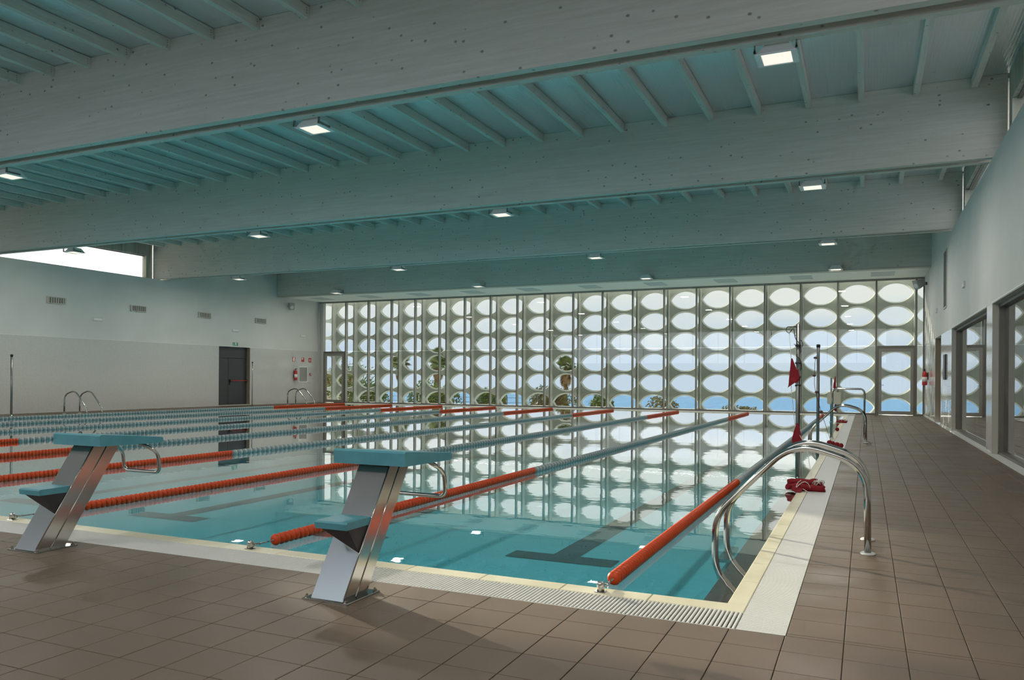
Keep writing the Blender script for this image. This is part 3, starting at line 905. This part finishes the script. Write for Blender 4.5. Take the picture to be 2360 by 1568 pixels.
# ------------------------------------------------------------------ pool ladders
PROF = [(0.02, 0.0), (0.012, 0.47), (-0.03, 0.60), (-0.15, 0.652), (-0.42, 0.718), (-0.53, 0.712), (-0.62, 0.64), (-0.945, 0.225), (-0.993, 0.09), (-0.993, -0.15), (-0.93, -0.24), (-0.84, -0.35)]
def make_ladder():
    r = empty('pool_ladder')
    prof = fillet([(0.02, 0, 0.0), (0.012, 0, 0.60), (-0.46, 0, 0.742), (-0.997, 0, 0.19), (-0.993, 0, -0.22), (-0.84, 0, -0.40)], [0, 0.20, 0.20, 0.14, 0.1, 0], 9)
    for y in (0.0, 0.523):
        rl = MB().tube([(p[0], y, p[2]) for p in prof], 0.0225, 14).build('rail', 'steel', r)
        MB().lathe([(0.050, 0.0), (0.050, 0.006), (0.044, 0.012), (0.024, 0.013), (0.0, 0.013)], (0.02, y, 0), 18).build('flange', 'white_plastic', rl)
    for z in (-0.16, -0.28):
        MB().box(-0.985, -0.90, 0.02, 0.503, z, z + 0.025).build('tread', 'steel', r)
    return r
ld = make_ladder()
ld.location = (0, 5.843, 0)
tag(ld, 'large steel pool ladder handrails nearest the camera, beside the grating', 'ladder', 'pool ladders')
l2 = copy_tree(ld); l2.location = (-0.01, 16.45, 0)
tag(l2, 'steel pool ladder farther along the same deck, beyond the red flags', 'ladder', 'pool ladders')
XMIR = -22.6
l3 = copy_tree(ld); l3.location = (XMIR, 17.0, 0); l3.rotation_euler = (0, 0, pi)
tag(l3, 'steel pool ladder before the bare stretch of the opposite wall', 'ladder', 'pool ladders')
l4 = copy_tree(ld); l4.location = (XMIR, 27.3, 0); l4.rotation_euler = (0, 0, pi)
tag(l4, 'steel pool ladder in the far corner under the fire cabinet', 'ladder', 'pool ladders')
g = empty('grab_rail', (-0.02, 17.35, 0))
MB().tube(fillet([(0, 0, 0), (0, 0, 1.02), (-0.60, 0, 1.02), (-0.60, 0, 0.0)], 0.1, 6), 0.019, 12).build('rail', 'steel', g)
MB().lathe([(0.045, 0), (0.045, 0.01), (0.022, 0.012), (0, 0.012)], (0, 0, 0), 14).lathe([(0.045, 0), (0.045, 0.01), (0.022, 0.012), (0, 0.012)], (-0.60, 0, 0), 14).build('flange', 'white_plastic', g)
tag(g, 'tall square-topped steel grab rail behind the second ladder', 'rail')

# ------------------------------------------------------------------ poles for the flag lines
def pole(x, y, h, label, r=0.024, cap=True, parts=None):
    p = empty('flag_pole', (x, y, 0))
    MB().tube([(0, 0, -0.02), (0, 0, h)], r, 12).build('pole_tube', 'pole_steel', p)
    MB().lathe([(0.05, 0), (0.05, 0.012), (r + 0.004, 0.02), (r + 0.004, 0.06), (0, 0.06)], (0, 0, 0), 14).build('pole_socket', 'steel', p)
    if cap:
        MB().lathe([(r + 0.006, h - 0.04), (r + 0.008, h - 0.01), (r + 0.004, h + 0.015), (0, h + 0.02)], (0, 0, 0), 12).build('pole_cap', 'black', p)
    tag(p, label, 'pole', 'poles for the flag lines')
    return p
P1 = pole(-0.715, 9.65, 1.83, 'steel flag pole hung with red pennants, beside the heap of flags', cap=False)
P2 = pole(-0.76, 14.75, 1.80, 'steel pole with small dark floats on its cord', 0.026)
P3 = pole(-0.90, 24.3, 1.27, 'short steel pole behind the second ladder', 0.026, cap=False)
pole(-22.35, 14.65, 1.77, 'thin steel pole at the picture edge before the opposite wall', 0.03)
pole(-22.35, 24.35, 1.78, 'thin steel pole before the dark emergency door', 0.018)
# hook, tangle of cord, cord and pennants on the first pole
c = MB()
c.tube([(0, 0, 1.80), (-0.12, 0, 1.80)], 0.006, 6)
c.tube(fillet([(-0.12, 0, 1.80), (-0.14, 0, 1.76), (-0.10, -0.01, 1.72), (-0.05, -0.03, 1.79), (-0.03, -0.03, 1.66), (0.02, -0.035, 1.60), (0.035, 0, 1.5), (-0.03, -0.03, 1.47), (0.03, -0.03, 1.42), (0.035, 0.0, 1.30), (-0.02, -0.03, 1.25), (0.03, -0.03, 1.2)], 0.03, 3), 0.0045, 5)
c.tube(fillet([(-0.05, 0.01, 1.72), (0.05, 0.02, 1.62), (0.045, -0.02, 1.55), (-0.045, -0.02, 1.60)], 0.03, 3), 0.004, 5)
for z in (1.58, 1.38, 1.22, 1.12):
    c.tube([(0.029 * cos(t), 0.029 * sin(t), z + 0.008 * sin(3 * t)) for t in [2 * pi * q / 12 for q in range(12)]], 0.006, 5, closed=True)
c.build('hook_cord', 'black', P1)
MB().tube(fillet([(-0.10, -0.01, 1.76), (-0.075, -0.01, 1.43), (-0.075, -0.01, 1.12), (-0.03, -0.01, 0.66), (0.03, -0.04, 0.54), (0.11, -0.10, 0.40), (0.17, -0.3, 0.12), (0.17, -0.5, 0.03)], 0.05, 3), 0.0035, 5).build('line_cord', 'cord_white', P1)
def pennant(parent, pts, th=0.006):
    m = MB(); n = len(pts) // 2
    for s_ in (0, th):
        for k in range(n - 1):
            q = [pts[2 * k], pts[2 * k + 1], pts[2 * k + 3], pts[2 * k + 2]]
            q = [(p[0], p[1] + s_, p[2]) for p in q]
            m.add(q, [(0, 1, 2, 3)])
    m.smooth = False
    return m.build('pennant', 'flag_red', parent)
pennant(P1, [(-0.075, -0.03, 1.43), (-0.06, -0.03, 1.435), (-0.085, -0.035, 1.30), (-0.02, -0.05, 1.33), (-0.095, -0.04, 1.20), (0.012, -0.06, 1.22), (-0.10, -0.035, 1.13), (-0.03, -0.07, 1.15), (-0.11, -0.03, 1.09), (-0.10, -0.035, 1.10)])
pennant(P1, [(-0.02, -0.03, 1.30), (0.005, -0.03, 1.31), (-0.02, -0.06, 1.22), (0.02, -0.05, 1.22), (-0.03, -0.06, 1.14), (0.02, -0.06, 1.18)])
pennant(P1, [(-0.012, -0.03, 0.68), (0.012, -0.03, 0.68), (-0.035, -0.035, 0.60), (0.03, -0.04, 0.60), (-0.06, -0.04, 0.50), (0.05, -0.045, 0.52), (-0.05, -0.04, 0.42), (0.055, -0.045, 0.42), (0.03, -0.04, 0.38), (0.06, -0.04, 0.34)])
# second pole: cord with floats
MB().tube(fillet([(-0.03, -0.02, 1.62), (-0.055, -0.02, 1.5), (-0.06, -0.02, 1.1), (-0.02, -0.03, 0.9), (0.06, -0.03, 0.62), (0.25, -0.2, 0.05)], 0.05, 3), 0.004, 5).build('line_cord', 'black', P2)
for (fx, fz) in ((-0.045, 1.58), (-0.065, 1.27), (-0.022, 0.98), (0.055, 0.64)):
    MB().lathe([(0.0, -0.022), (0.026, -0.016), (0.032, 0.0), (0.026, 0.016), (0.0, 0.022)], (fx, -0.03, fz), 12).build('cord_float', 'lip_brown', P2)
# third pole: case and pennants
pennant(P3, [(0.10, -0.03, 1.32), (0.12, -0.03, 1.30), (0.06, -0.03, 1.10), (0.13, -0.03, 1.05), (0.05, -0.03, 0.98), (0.14, -0.03, 0.92)])
pennant(P3, [(0.11, -0.03, 0.60), (0.13, -0.03, 0.60), (0.07, -0.03, 0.34), (0.15, -0.03, 0.30)])
eq = empty('equipment_case', (-0.80, 24.178, 0.52))
MB().add([(-0.20, -0.09, 0.03), (-0.17, -0.09, 0.0), (0.13, -0.09, 0.0), (0.16, -0.09, 0.03), (0.16, -0.09, 0.31), (0.13, -0.09, 0.34), (-0.17, -0.09, 0.34), (-0.20, -0.09, 0.31),
           (-0.20, 0.09, 0.03), (-0.17, 0.09, 0.0), (0.13, 0.09, 0.0), (0.16, 0.09, 0.03), (0.16, 0.09, 0.31), (0.13, 0.09, 0.34), (-0.17, 0.09, 0.34), (-0.20, 0.09, 0.31)],
          [tuple(range(8)), tuple(range(15, 7, -1))] + [(k, 8 + k, 8 + (k + 1) % 8, (k + 1) % 8) for k in range(8)]).build('case_shell', 'beige_case', eq)
MB().box(-0.13, 0.09, -0.096, -0.09, 0.05, 0.28).build('case_cover', 'beige_case', eq)
MB().tube([(-0.26, 0, 0.27), (-0.19, 0, 0.27)], 0.015, 8).tube([(0.15, 0, 0.03), (0.24, 0, 0.05)], 0.008, 6).build('crank', 'steel', eq)
tag(eq, 'beige winch case clamped to the short far pole', 'case')

# ------------------------------------------------------------------ heaps of flags and floats on the grating
def flag_heap(name, loc, s, label, seed, rz=0.0):
    rnd = random.Random(seed)
    h = empty(name, loc, rz)
    def roll(x0, x1, y0, z0, r, tilt, wob):
        m = MB(); n = 9; path = []
        for k in range(n):
            t = k / (n - 1)
            path.append(((x0 + (x1 - x0) * t) * s, (y0 + wob * sin(t * 5)) * s, (z0 + tilt * t + 0.006 * rnd.uniform(-1, 1)) * s))
        m.tube(path, [r * s * (0.92 + 0.16 * rnd.random()) for _ in range(n)], 9)
        return m.build('flag_roll', 'flag_red', h)
    roll(-0.15, 0.14, 0.05, 0.075, 0.040, 0.010, 0.012)
    roll(-0.05, 0.20, -0.06, 0.036, 0.036, -0.004, 0.01)
    roll(-0.17, 0.00, -0.03, 0.036, 0.034, 0.012, 0.02)
    roll(0.13, 0.21, 0.06, 0.050, 0.034, 0.004, 0.01)
    # loose corner of a flag hanging forward
    m = MB(); pts = [(-0.12, -0.04, 0.05), (0.0, -0.06, 0.05), (-0.14, -0.12, 0.02), (-0.03, -0.13, 0.025), (-0.10, -0.20, 0.005), (-0.06, -0.21, 0.006)]
    pts = [tuple(q * s for q in p) for p in pts]
    for k in range(2):
        m.add([pts[2 * k], pts[2 * k + 1], pts[2 * k + 3], pts[2 * k + 2]], [(0, 1, 2, 3)])
        m.add([(p[0], p[1], p[2] - 0.004) for p in (pts[2 * k], pts[2 * k + 1], pts[2 * k + 3], pts[2 * k + 2])], [(3, 2, 1, 0)])
    m.build('flag_corner', 'flag_red', h)
    m = MB()
    for q in range(6):
        a0 = rnd.uniform(0, 6); cx_, cy_ = rnd.choice([(-0.14, -0.06), (0.13, 0.0), (0.16, 0.03), (-0.02, -0.12), (0.15, -0.02)])
        rr = rnd.uniform(0.035, 0.075)
        m.tube([((cx_ + rr * cos(a0 + t)) * s, (cy_ + rr * 0.8 * sin(a0 + t)) * s, (0.08 + 0.035 * sin(2 * t + a0)) * s) for t in [k * 0.45 for k in range(11)]], 0.0042 * s, 5)
    m.tube([(-0.1 * s, -0.1 * s, 0.02 * s), (-0.2 * s, -0.12 * s, 0.012 * s), (-0.30 * s, -0.10 * s, 0.012 * s)], 0.004 * s, 5)
    m.tube([(-0.02 * s, -0.12 * s, 0.03 * s), (0.02 * s, -0.19 * s, 0.008 * s), (0.09 * s, -0.16 * s, 0.006 * s)], 0.004 * s, 5)
    m.build('tie_cord', 'cord_white', h)
    tag(h, label, 'flags', 'heaps of rolled flags')
    return h
flag_heap('flag_heap', (-0.60, 8.95, 0.0), 1.0, 'heap of rolled red flags with white cord beside the near ladder', 3, 0.2)
flag_heap('flag_heap', (-0.62, 24.05, 0.0), 0.72, 'small heap of red flags by the far short pole', 5, 0.0)
ballspec = [((-0.60, 19.9), 'float_ball'), ((-0.46, 15.12), 0), ((-0.54, 15.32), 0), ((-0.60, 15.55), 0), ((-0.39, 14.9), 0), ((-0.62, 13.5), 0)]
bm = MB().lathe([(0.012, -0.042), (0.035, -0.03), (0.046, 0.0), (0.035, 0.03), (0.012, 0.042)], (0, 0, 0.046), 14).mesh('cord_float', 'flag_red')
where = ['alone on the grating far beyond the second ladder', 'third of the four floats in a row beyond the ladder', 'second of the four floats in a row beyond the ladder', 'first of the four floats in a row, at the water edge', 'last of the four floats in a row, by the brown deck', 'nearest of the red floats, half under the ladder rail']
for (p, _), wtx in zip(ballspec, where):
    o = link('cord_float', bm, None, (p[0], p[1], 0.0), (0, 0, random.uniform(0, 3)))
    tag(o, 'small dark red float, ' + wtx, 'float', 'red floats lying on the grating')
tag(MB().tube(fillet([(-0.56, 13.6, 0.006), (-0.52, 14.0, 0.006), (-0.46, 14.3, 0.006), (-0.56, 14.6, 0.006), (-0.62, 15.0, 0.006), (-0.68, 15.3, 0.006), (-0.64, 15.7, 0.006), (-0.45, 16.1, 0.006)], 0.1, 4), 0.005, 6).build('float_cord', 'cord_white'),
    'pale cord snaking along the grating between the red floats', 'cord')

# ------------------------------------------------------------------ things on the left wall
for i, y in enumerate((17.1, 20.25, 23.35, 26.52)):
    v = empty('wall_vent', (XL - 0.012, y, 3.62))
    MB().box(0, 0.05, -0.33, 0.33, 0.085, 0.11).box(0, 0.05, -0.33, 0.33, -0.11, -0.085).box(0, 0.05, -0.33, -0.28, -0.085, 0.085).box(0, 0.05, 0.28, 0.33, -0.085, 0.085).build('vent_frame', 'vent_metal', v)
    MB().box(0.0, 0.004, -0.28, 0.28, -0.085, 0.085).build('vent_back', 'gutter_dark', v)
    sl = MB().prism([(0.008, -0.014), (0.04, 0.010), (0.04, 0.016), (0.008, -0.006)], 'z', -0.085, 0.085).mesh('slat', 'vent_metal')
    for k in range(7):
        link('slat', sl, v, (0, -0.24 + k * 0.08, 0))
    tag(v, 'framed wall vent with upright slats, %s from the picture edge' % ORD[i], 'vent', 'vents high on the opposite wall')
for i, y in enumerate((18.62, 25.04, 29.33)):
    e = empty('emergency_light', (XL - 0.012, y, 3.12))
    MB().cbox(-0.055, 0.055, -0.175, 0.175, 0, 0.03, 0.008).build('light_body', 'plaster', e).rotation_euler = (0, pi / 2, 0)
    MB().box(0.03, 0.033, -0.15, 0.15, -0.03, 0.03).build('light_lens', 'white_paint', e)
    tag(e, 'flat white emergency light on the opposite wall, ' + ['between the first two vents', 'above the exit sign', 'near the glass corner'][i], 'light', 'emergency lights on the opposite wall')
e = empty('exit_sign', (XL - 0.012, 25.04, 2.555))
MB().box(0, 0.01, -0.15, 0.15, -0.065, 0.065).build('sign_plate', 'sign_green', e)
MB().box(0.01, 0.013, -0.13, -0.115, -0.05, 0.05).box(0.01, 0.013, -0.13, -0.09, -0.05, -0.035).box(0.01, 0.013, -0.03, 0.07, -0.05, 0.05).build('sign_door', 'white_paint', e)
MB().box(0.013, 0.015, 0.005, 0.025, -0.02, 0.03).box(0.013, 0.015, 0.008, 0.022, 0.033, 0.045).box(0.013, 0.015, -0.01, 0.01, -0.045, -0.02).box(0.013, 0.015, 0.02, 0.04, -0.045, -0.02).build('sign_figure', 'sign_green', e)
tag(e, 'green exit sign with white pictogram above the emergency door', 'sign')
# loudspeakers
def speaker(loc, rz, label, flip=1):
    s_ = empty('loudspeaker', loc, rz)
    bd = MB().prism([(-0.13, -0.10), (0.16, -0.15), (0.16, 0.15), (-0.13, 0.10)], 'y', -0.11, 0.11).build('speaker_box', 'speaker_grey', s_)
    MB().box(0.16, 0.166, -0.10, 0.10, -0.14, 0.14).build('speaker_grille', 'speaker_grey', bd)
    MB().lathe([(0.08, 0.166), (0.08, 0.17), (0.06, 0.17), (0.03, 0.168), (0, 0.168)], (0, 0, -0.03), 16, 'x').build('speaker_cone', 'white_plastic', bd)
    MB().box(-0.24, -0.12, -0.02, 0.02, -0.02, 0.02).box(-0.26, -0.24, -0.05, 0.05, -0.05, 0.05).build('wall_bracket', 'black_steel', s_)
    bd.rotation_euler = (0, radians(22), 0)
    tag(s_, label, 'speaker', 'wall loudspeakers')
speaker((XL + 0.25, 28.2, 4.42), radians(-35), 'grey loudspeaker on the opposite wall by the facade corner')
speaker((XR - 0.25, 28.9, 4.40), radians(180 + 40), 'grey loudspeaker high in the corner above the glass door')
# fire point
def sign(y, z, label, marks):
    s_ = empty('safety_sign', (XL, y, z))
    MB().box(0, 0.006, -0.10, 0.10, -0.10, 0.10).build('sign_plate', 'red_paint', s_)
    m = MB()
    for (a, b_, c_, d_) in marks:
        m.box(0.006, 0.008, a, b_, c_, d_)
    m.build('sign_mark', 'white_paint', s_)
    tag(s_, label, 'sign', 'fire point signs')
sign(28.70, 2.01, 'red and white upright fire sign above the extinguisher', [(-0.04, 0.05, -0.085, 0.085), (-0.075, -0.06, -0.06, 0.06)])
sign(29.33, 2.01, 'red fire hose sign above the cabinet', [(-0.08, -0.01, 0.02, 0.08), (-0.06, -0.03, -0.01, 0.02), (0.02, 0.05, 0.03, 0.06)])
sign(29.84, 2.0, 'red alarm sign with a white ring by the corner', [(-0.05, 0.05, 0.035, 0.05), (-0.05, 0.05, -0.05, -0.035), (-0.05, -0.035, -0.035, 0.035), (0.035, 0.05, -0.035, 0.035), (-0.012, 0.012, -0.012, 0.012)])
def extinguisher(loc, rz, label):
    e_ = empty('fire_extinguisher', loc, rz)
    MB().lathe([(0.0, 0.0), (0.07, 0.005), (0.076, 0.03), (0.076, 0.36), (0.06, 0.42), (0.028, 0.45), (0.025, 0.47), (0, 0.47)], (0, 0, 0), 18).build('cylinder_body', 'red_paint', e_)
    MB().lathe([(0.02, 0.47), (0.022, 0.52), (0, 0.52)], (0, 0, 0), 10).box(-0.015, 0.10, -0.012, 0.012, 0.50, 0.515).box(-0.015, 0.09, -0.012, 0.012, 0.525, 0.54).build('valve', 'black', e_)
    MB().tube(fillet([(-0.01, 0, 0.50), (-0.08, 0.02, 0.48), (-0.10, 0.03, 0.30), (-0.085, 0.02, 0.12)], 0.06, 5), 0.011, 8).build('hose', 'black', e_)
    MB().lathe([(0.0768, 0.12), (0.0768, 0.27)], (0, 0, 0), 18).build('label_band', 'white_paint', e_)
    MB().box(-0.03, 0.03, 0.074, 0.10, 0.18, 0.42).build('wall_hook', 'black_steel', e_)
    tag(e_, label, 'extinguisher', 'fire extinguishers')
extinguisher((XL + 0.10, 28.72, 1.06), radians(90), 'red fire extinguisher beside the framed cabinet on the opposite wall')
extinguisher((XR - 0.10, 28.6, 1.06), radians(-90), 'red fire extinguisher on the ladder-side wall near the glass door')
cb = empty('hose_cabinet', (XL, 29.35, 1.325))
MB().box(0, 0.02, -0.315, 0.315, 0.33, 0.37).box(0, 0.02, -0.315, 0.315, -0.37, -0.33).box(0, 0.02, -0.315, -0.28, -0.33, 0.33).box(0, 0.02, 0.28, 0.315, -0.33, 0.33).build('cabinet_frame', 'white_paint', cb)
MB().box(0, 0.008, -0.28, 0.28, -0.33, 0.33).build('cabinet_door', 'mirror_grey', cb)
tag(cb, 'white framed grey fire hose cabinet on the opposite wall', 'cabinet')
ab = empty('alarm_button', (XL, 29.86, 1.335))
MB().box(0, 0.04, -0.05, 0.05, -0.05, 0.05).build('button_case', 'red_paint', ab)
MB().box(0.04, 0.044, -0.03, 0.03, -0.03, 0.03).build('button_face', 'white_paint', ab)
tag(ab, 'small red alarm button beside the hose cabinet', 'alarm')

# ------------------------------------------------------------------ things on the ladder-side wall
v = empty('wall_vent', (XR, 22.72, 3.78))
MB().box(-0.02, 0, -0.40, -0.36, -0.74, 0.74).box(-0.02, 0, 0.36, 0.40, -0.74, 0.74).box(-0.02, 0, -0.36, 0.36, 0.70, 0.74).box(-0.02, 0, -0.36, 0.36, -0.74, -0.70).build('vent_frame', 'vent_metal', v)
MB().box(-0.004, 0, -0.36, 0.36, -0.70, 0.70).build('vent_back', 'black', v)
sl = MB().prism([(-0.004, 0.0), (-0.018, -0.012), (-0.018, -0.008), (-0.004, 0.005)], 'y', -0.36, 0.36).mesh('slat', 'soffit_vent')
for k in range(38):
    link('slat', sl, v, (0, 0, -0.68 + k * 0.0368))
tag(v, 'tall dark slatted vent high on the ladder-side wall', 'vent')
for i, (y, z) in enumerate(((25.3, 3.2), (18.54, 3.18))):
    e = empty('emergency_light', (XR, y, z))
    MB().box(-0.03, 0, -0.16, 0.16, -0.06, 0.06).build('light_body', 'white_plastic', e)
    MB().box(-0.034, -0.03, -0.13, 0.13, -0.04, 0.0).build('light_lens', 'white_paint', e)
    tag(e, 'small white emergency light on the ladder-side wall, ' + ['above the recessed door', 'above the second window'][i], 'light', 'emergency lights on the ladder-side wall')
pn = empty('display_panel', (XR, 22.65, 1.55))
MB().cbox(-0.32, 0.32, -0.27, 0.27, 0, 0.03, 0.006).build('panel_case', 'black', pn).rotation_euler = (0, -pi / 2, 0)
MB().box(-0.033, -0.03, -0.22, 0.22, -0.27, 0.27).build('panel_face', 'door_dark', pn)
tag(pn, 'black wall panel on the mosaic beside the recessed door', 'panel')

# ------------------------------------------------------------------ outside
gd = MB(); N1 = 14
ys = [YF + 5.5, 37, 42, 50, 60, 75, 120]
zs = [-0.35, -0.7, -0.9, -1.2, -1.6, -6, -28]
for k in range(len(ys) - 1):
    gd.quad((-160, ys[k], zs[k]), (60, ys[k], zs[k]), (60, ys[k + 1], zs[k + 1]), (-160, ys[k + 1], zs[k + 1]))
tag(MB().box(XL - 1, XR + 2, YF + 0.17, YF + 5.5, -0.6, -0.12).build('terrace', 'soffit_white'), 'pale terrace outside the glass, added to bounce daylight', kind='structure')  # pale paving added to bounce daylight onto the screen's inner face
tag(gd.build('ground', 'garden_soil'), 'dry garden ground sloping down behind the facade', kind='structure')
tag(MB().quad((-9000, 90, -24), (6000, 90, -24), (6000, 1250, -24), (-9000, 1250, -24)).build('sea', 'sea_water'), 'blue sea beyond the garden', kind='structure')

def shrub(loc, rx, ry, rz_, n, m, label, name='shrub', leaf=0.10, trunk=False, cat='shrub', grp='shrubs behind the facade'):
    rnd = random.Random(int(loc[0] * 31 + loc[1] * 17 + 9))
    s_ = empty(name, loc)
    mb = MB()
    blobs = [(rnd.uniform(-0.5, 0.5), rnd.uniform(-0.5, 0.5), rnd.uniform(0.3, 0.75), rnd.uniform(0.4, 0.62)) for _ in range(9)]
    for _ in range(n):
        bx, by, bz, br_ = rnd.choice(blobs)
        d = Vector((rnd.gauss(0, 1), rnd.gauss(0, 1), rnd.gauss(0, 1))).normalized() * br_ * rnd.uniform(0.75, 1.05)
        p = Vector(((bx + d.x) * rx, (by + d.y) * ry, max(0.02, (bz + d.z * 0.75)) * rz_))
        a = Vector((rnd.gauss(0, 1), rnd.gauss(0, 1), rnd.gauss(0, 1))).normalized()
        u = a.orthogonal().normalized(); w = a.cross(u)
        L = leaf * rnd.uniform(0.6, 1.3)
        mb.add([p - u * L, p - w * L * 0.45, p + u * L, p + w * L * 0.45], [(0, 1, 2, 3)])
    tag(mb.build('foliage', m, s_), kind='stuff')
    t = MB()
    for q in range(4):
        t.tube([(0, 0, -0.3), (rnd.uniform(-0.2, 0.2) * rx, rnd.uniform(-0.2, 0.2) * ry, 0.35 * rz_), (rnd.uniform(-0.4, 0.4) * rx, rnd.uniform(-0.4, 0.4) * ry, 0.7 * rz_)], [0.05, 0.035, 0.015], 6)
    t.build('stem', 'bark', s_)
    tag(s_, label, cat, grp)
shrub((-36.5, 44, -0.95), 1.8, 1.5, 3.3, 2600, 'leaf_olive', 'yellow green tall shrub seen through the far left glass door')
shrub((-34.0, 46.5, -1.0), 2.2, 1.6, 3.4, 3000, 'leaf_green', 'leafy green shrub reaching the fifth row of openings')
shrub((-31.0, 45, -1.0), 1.35, 1.2, 1.9, 2200, 'leaf_green', 'low round green shrub, second from the opposite wall')
shrub((-28.2, 47.5, -1.0), 1.35, 1.1, 1.85, 2200, 'leaf_green', 'low round green shrub, third from the opposite wall')
shrub((-25.4, 45, -1.0), 1.3, 1.1, 1.6, 2000, 'leaf_green', 'low green shrub behind the fence posts')
shrub((-22.9, 46.6, -1.0), 0.8, 0.9, 1.45, 1800, 'leaf_green', 'bright green low shrub before open sea, right of the fence posts')
shrub((-21.3, 45, -1.0), 0.75, 0.8, 1.4, 1300, 'leaf_green', 'small bright round shrub beside the open sea view')
shrub((-16.4, 42, -0.95), 1.35, 1.0, 1.65, 2200, 'leaf_olive', 'straw coloured shrub under the fan palm')
shrub((-14.2, 44.5, -0.95), 0.8, 0.8, 1.4, 1300, 'leaf_green', 'dark green shrub behind the straw coloured one')
shrub((-13.3, 56, -1.5), 1.1, 1.0, 1.35, 1000, 'leaf_olive', 'flat topped small tree on the sea side of the garden', 'small_tree', cat='tree')
shrub((-8.3, 58, -1.6), 1.5, 1.0, 1.0, 900, 'leaf_olive', 'low pale bush against the open sea')
shrub((-18.8, 47, -1.0), 0.9, 0.9, 1.6, 800, 'leaf_grey', 'thin grey green shrub left of the fan palm')

def fan_palm(loc, h, s, label, seed, lean=0.0):
    rnd = random.Random(seed)
    p = empty('fan_palm', loc)
    MB().tube([(0, 0, -0.5), (lean * 0.4, 0, h * 0.5), (lean, 0, h)], [0.26 * s, 0.18 * s, 0.16 * s], 10).build('trunk', 'bark', p)
    leaf = MB()
    nb = 15
    for k in range(nb):
        a = -1.9 + 3.8 * k / (nb - 1)
        c_, s_ = cos(a), sin(a)
        r1 = 0.62 * s * (0.8 + 0.2 * cos(a * 0.7))
        w = 0.055 * s
        o_ = Vector((0.55 * s, 0, 0))
        d1 = Vector((c_, s_, 0)); n1 = Vector((-s_, c_, 0))
        leaf.add([o_, o_ + d1 * r1 * 0.6 + n1 * w, o_ + d1 * r1 + Vector((0, 0, -0.16 * s)), o_ + d1 * r1 * 0.6 - n1 * w], [(0, 1, 2, 3)])
    leaf.tube([(0, 0, 0), (0.28 * s, 0, 0.02), (0.56 * s, 0, 0)], 0.018 * s, 4)
    lme = leaf.mesh('palm_leaf', 'leaf_palm')
    for k in range(34):
        el = rnd.uniform(-0.5, 1.35)
        o = link('palm_leaf', lme, p, (lean, 0, h + rnd.uniform(-0.1, 0.15) * s), (rnd.uniform(-0.5, 0.5), -el, rnd.uniform(0, 2 * pi)))
    dl = leaf.mesh('dry_leaf', 'dry_leaf')
    for k in range(18):
        link('dry_leaf', dl, p, (lean, 0, h - rnd.uniform(0.15, 0.75) * s), (rnd.uniform(-0.4, 0.4), rnd.uniform(1.1, 1.45), rnd.uniform(0, 2 * pi)))
    tag(p, label, 'palm', 'fan palms in the garden')
fan_palm((-20.4, 55, -1.4), 3.45, 0.85, 'fan palm standing alone in the middle of the facade view', 1)
fan_palm((-38.0, 60, -1.6), 4.2, 0.95, 'fan palm at the left of the pair in the facade view', 2)
fan_palm((-36.3, 63.6, -1.6), 4.7, 0.95, 'fan palm in the middle of the three behind the left bays', 4)
fan_palm((-34.6, 60, -1.6), 4.15, 0.9, 'leaning fan palm with brown skirt, right of the three', 8, 0.5)
dp = empty('date_palm', (-19.57, 60, -2.2))
MB().tube([(0, 0, -0.6), (0, 0, 1.5)], [0.3, 0.2], 10).build('trunk', 'bark', dp)
fr = MB(); prev = None
sp = [(0.0, 0.0), (0.25, 0.28), (0.5, 0.42), (0.72, 0.42), (0.9, 0.28)]
for k in range(len(sp) - 1):
    (a, za), (c_, zc) = sp[k], sp[k + 1]
    for q in range(4):
        t = q / 4; x0 = a + (c_ - a) * t; z0 = za + (zc - za) * t
        for s_ in (-1, 1):
            fr.add([(x0, 0, z0), (x0 + 0.03, 0, z0), (x0 + 0.14, s_ * 0.16, z0 - 0.02)], [(0, 1, 2)])
fm = fr.mesh('palm_frond', 'leaf_grey')
for k in range(46):
    link('palm_frond', fm, dp, (0, 0, 1.5), (0, random.uniform(-0.75, 0.9), random.uniform(0, 2 * pi)))
tag(dp, 'grey green date palm low against the sea', 'palm')
for i, (x, lb) in enumerate(((-24.0, 'leftmost'), (-22.2, 'second'), (-18.7, 'third'), (-16.95, 'fourth'), (-15.2, 'rightmost'))):
    f = MB().tube([(x, 37, -0.9), (x, 37, 0.32)], 0.03, 8).build('fence_post', 'black_steel')
    tag(f, '%s of the five dark fence posts behind the facade' % lb, 'post', 'fence posts in the garden')
tag(MB().tube([(-26, 37.04, 0.2), (-14, 37.04, 0.2)], 0.008, 4).tube([(-26, 37.04, -0.05), (-14, 37.04, -0.05)], 0.008, 4).build('fence_wire', 'black_steel'), 'two thin dark fence wires along the posts', 'wire')
hs = empty('house', (-54.5, 71, -1.8))
MB().box(-3, 3, -2, 2, -3, 2.4).build('house_wall', 'house_wall', hs)
MB().prism([(-2.4, 2.4), (2.4, 2.4), (0, 3.4)], 'x', -3.3, 3.3).build('house_roof', 'house_roof', hs)
tag(hs, 'house with terracotta roof glimpsed beyond the left shrubs', 'house')

nb = empty('sun_blocker', (-31.5, 8.0, -1.0))  # unseen block added to stop sun through the nearer left clerestory bays
MB().box(-1.5, 1.5, -10, 10, 0, 8.6).build('blocker_wall', 'house_wall', nb)
MB().box(-1.6, 1.6, -10.1, 10.1, 8.6, 8.8).build('blocker_cap', 'concrete', nb)
tag(nb, 'unseen pale block added to keep sun out of the nearer left clerestory', 'sun blocker')
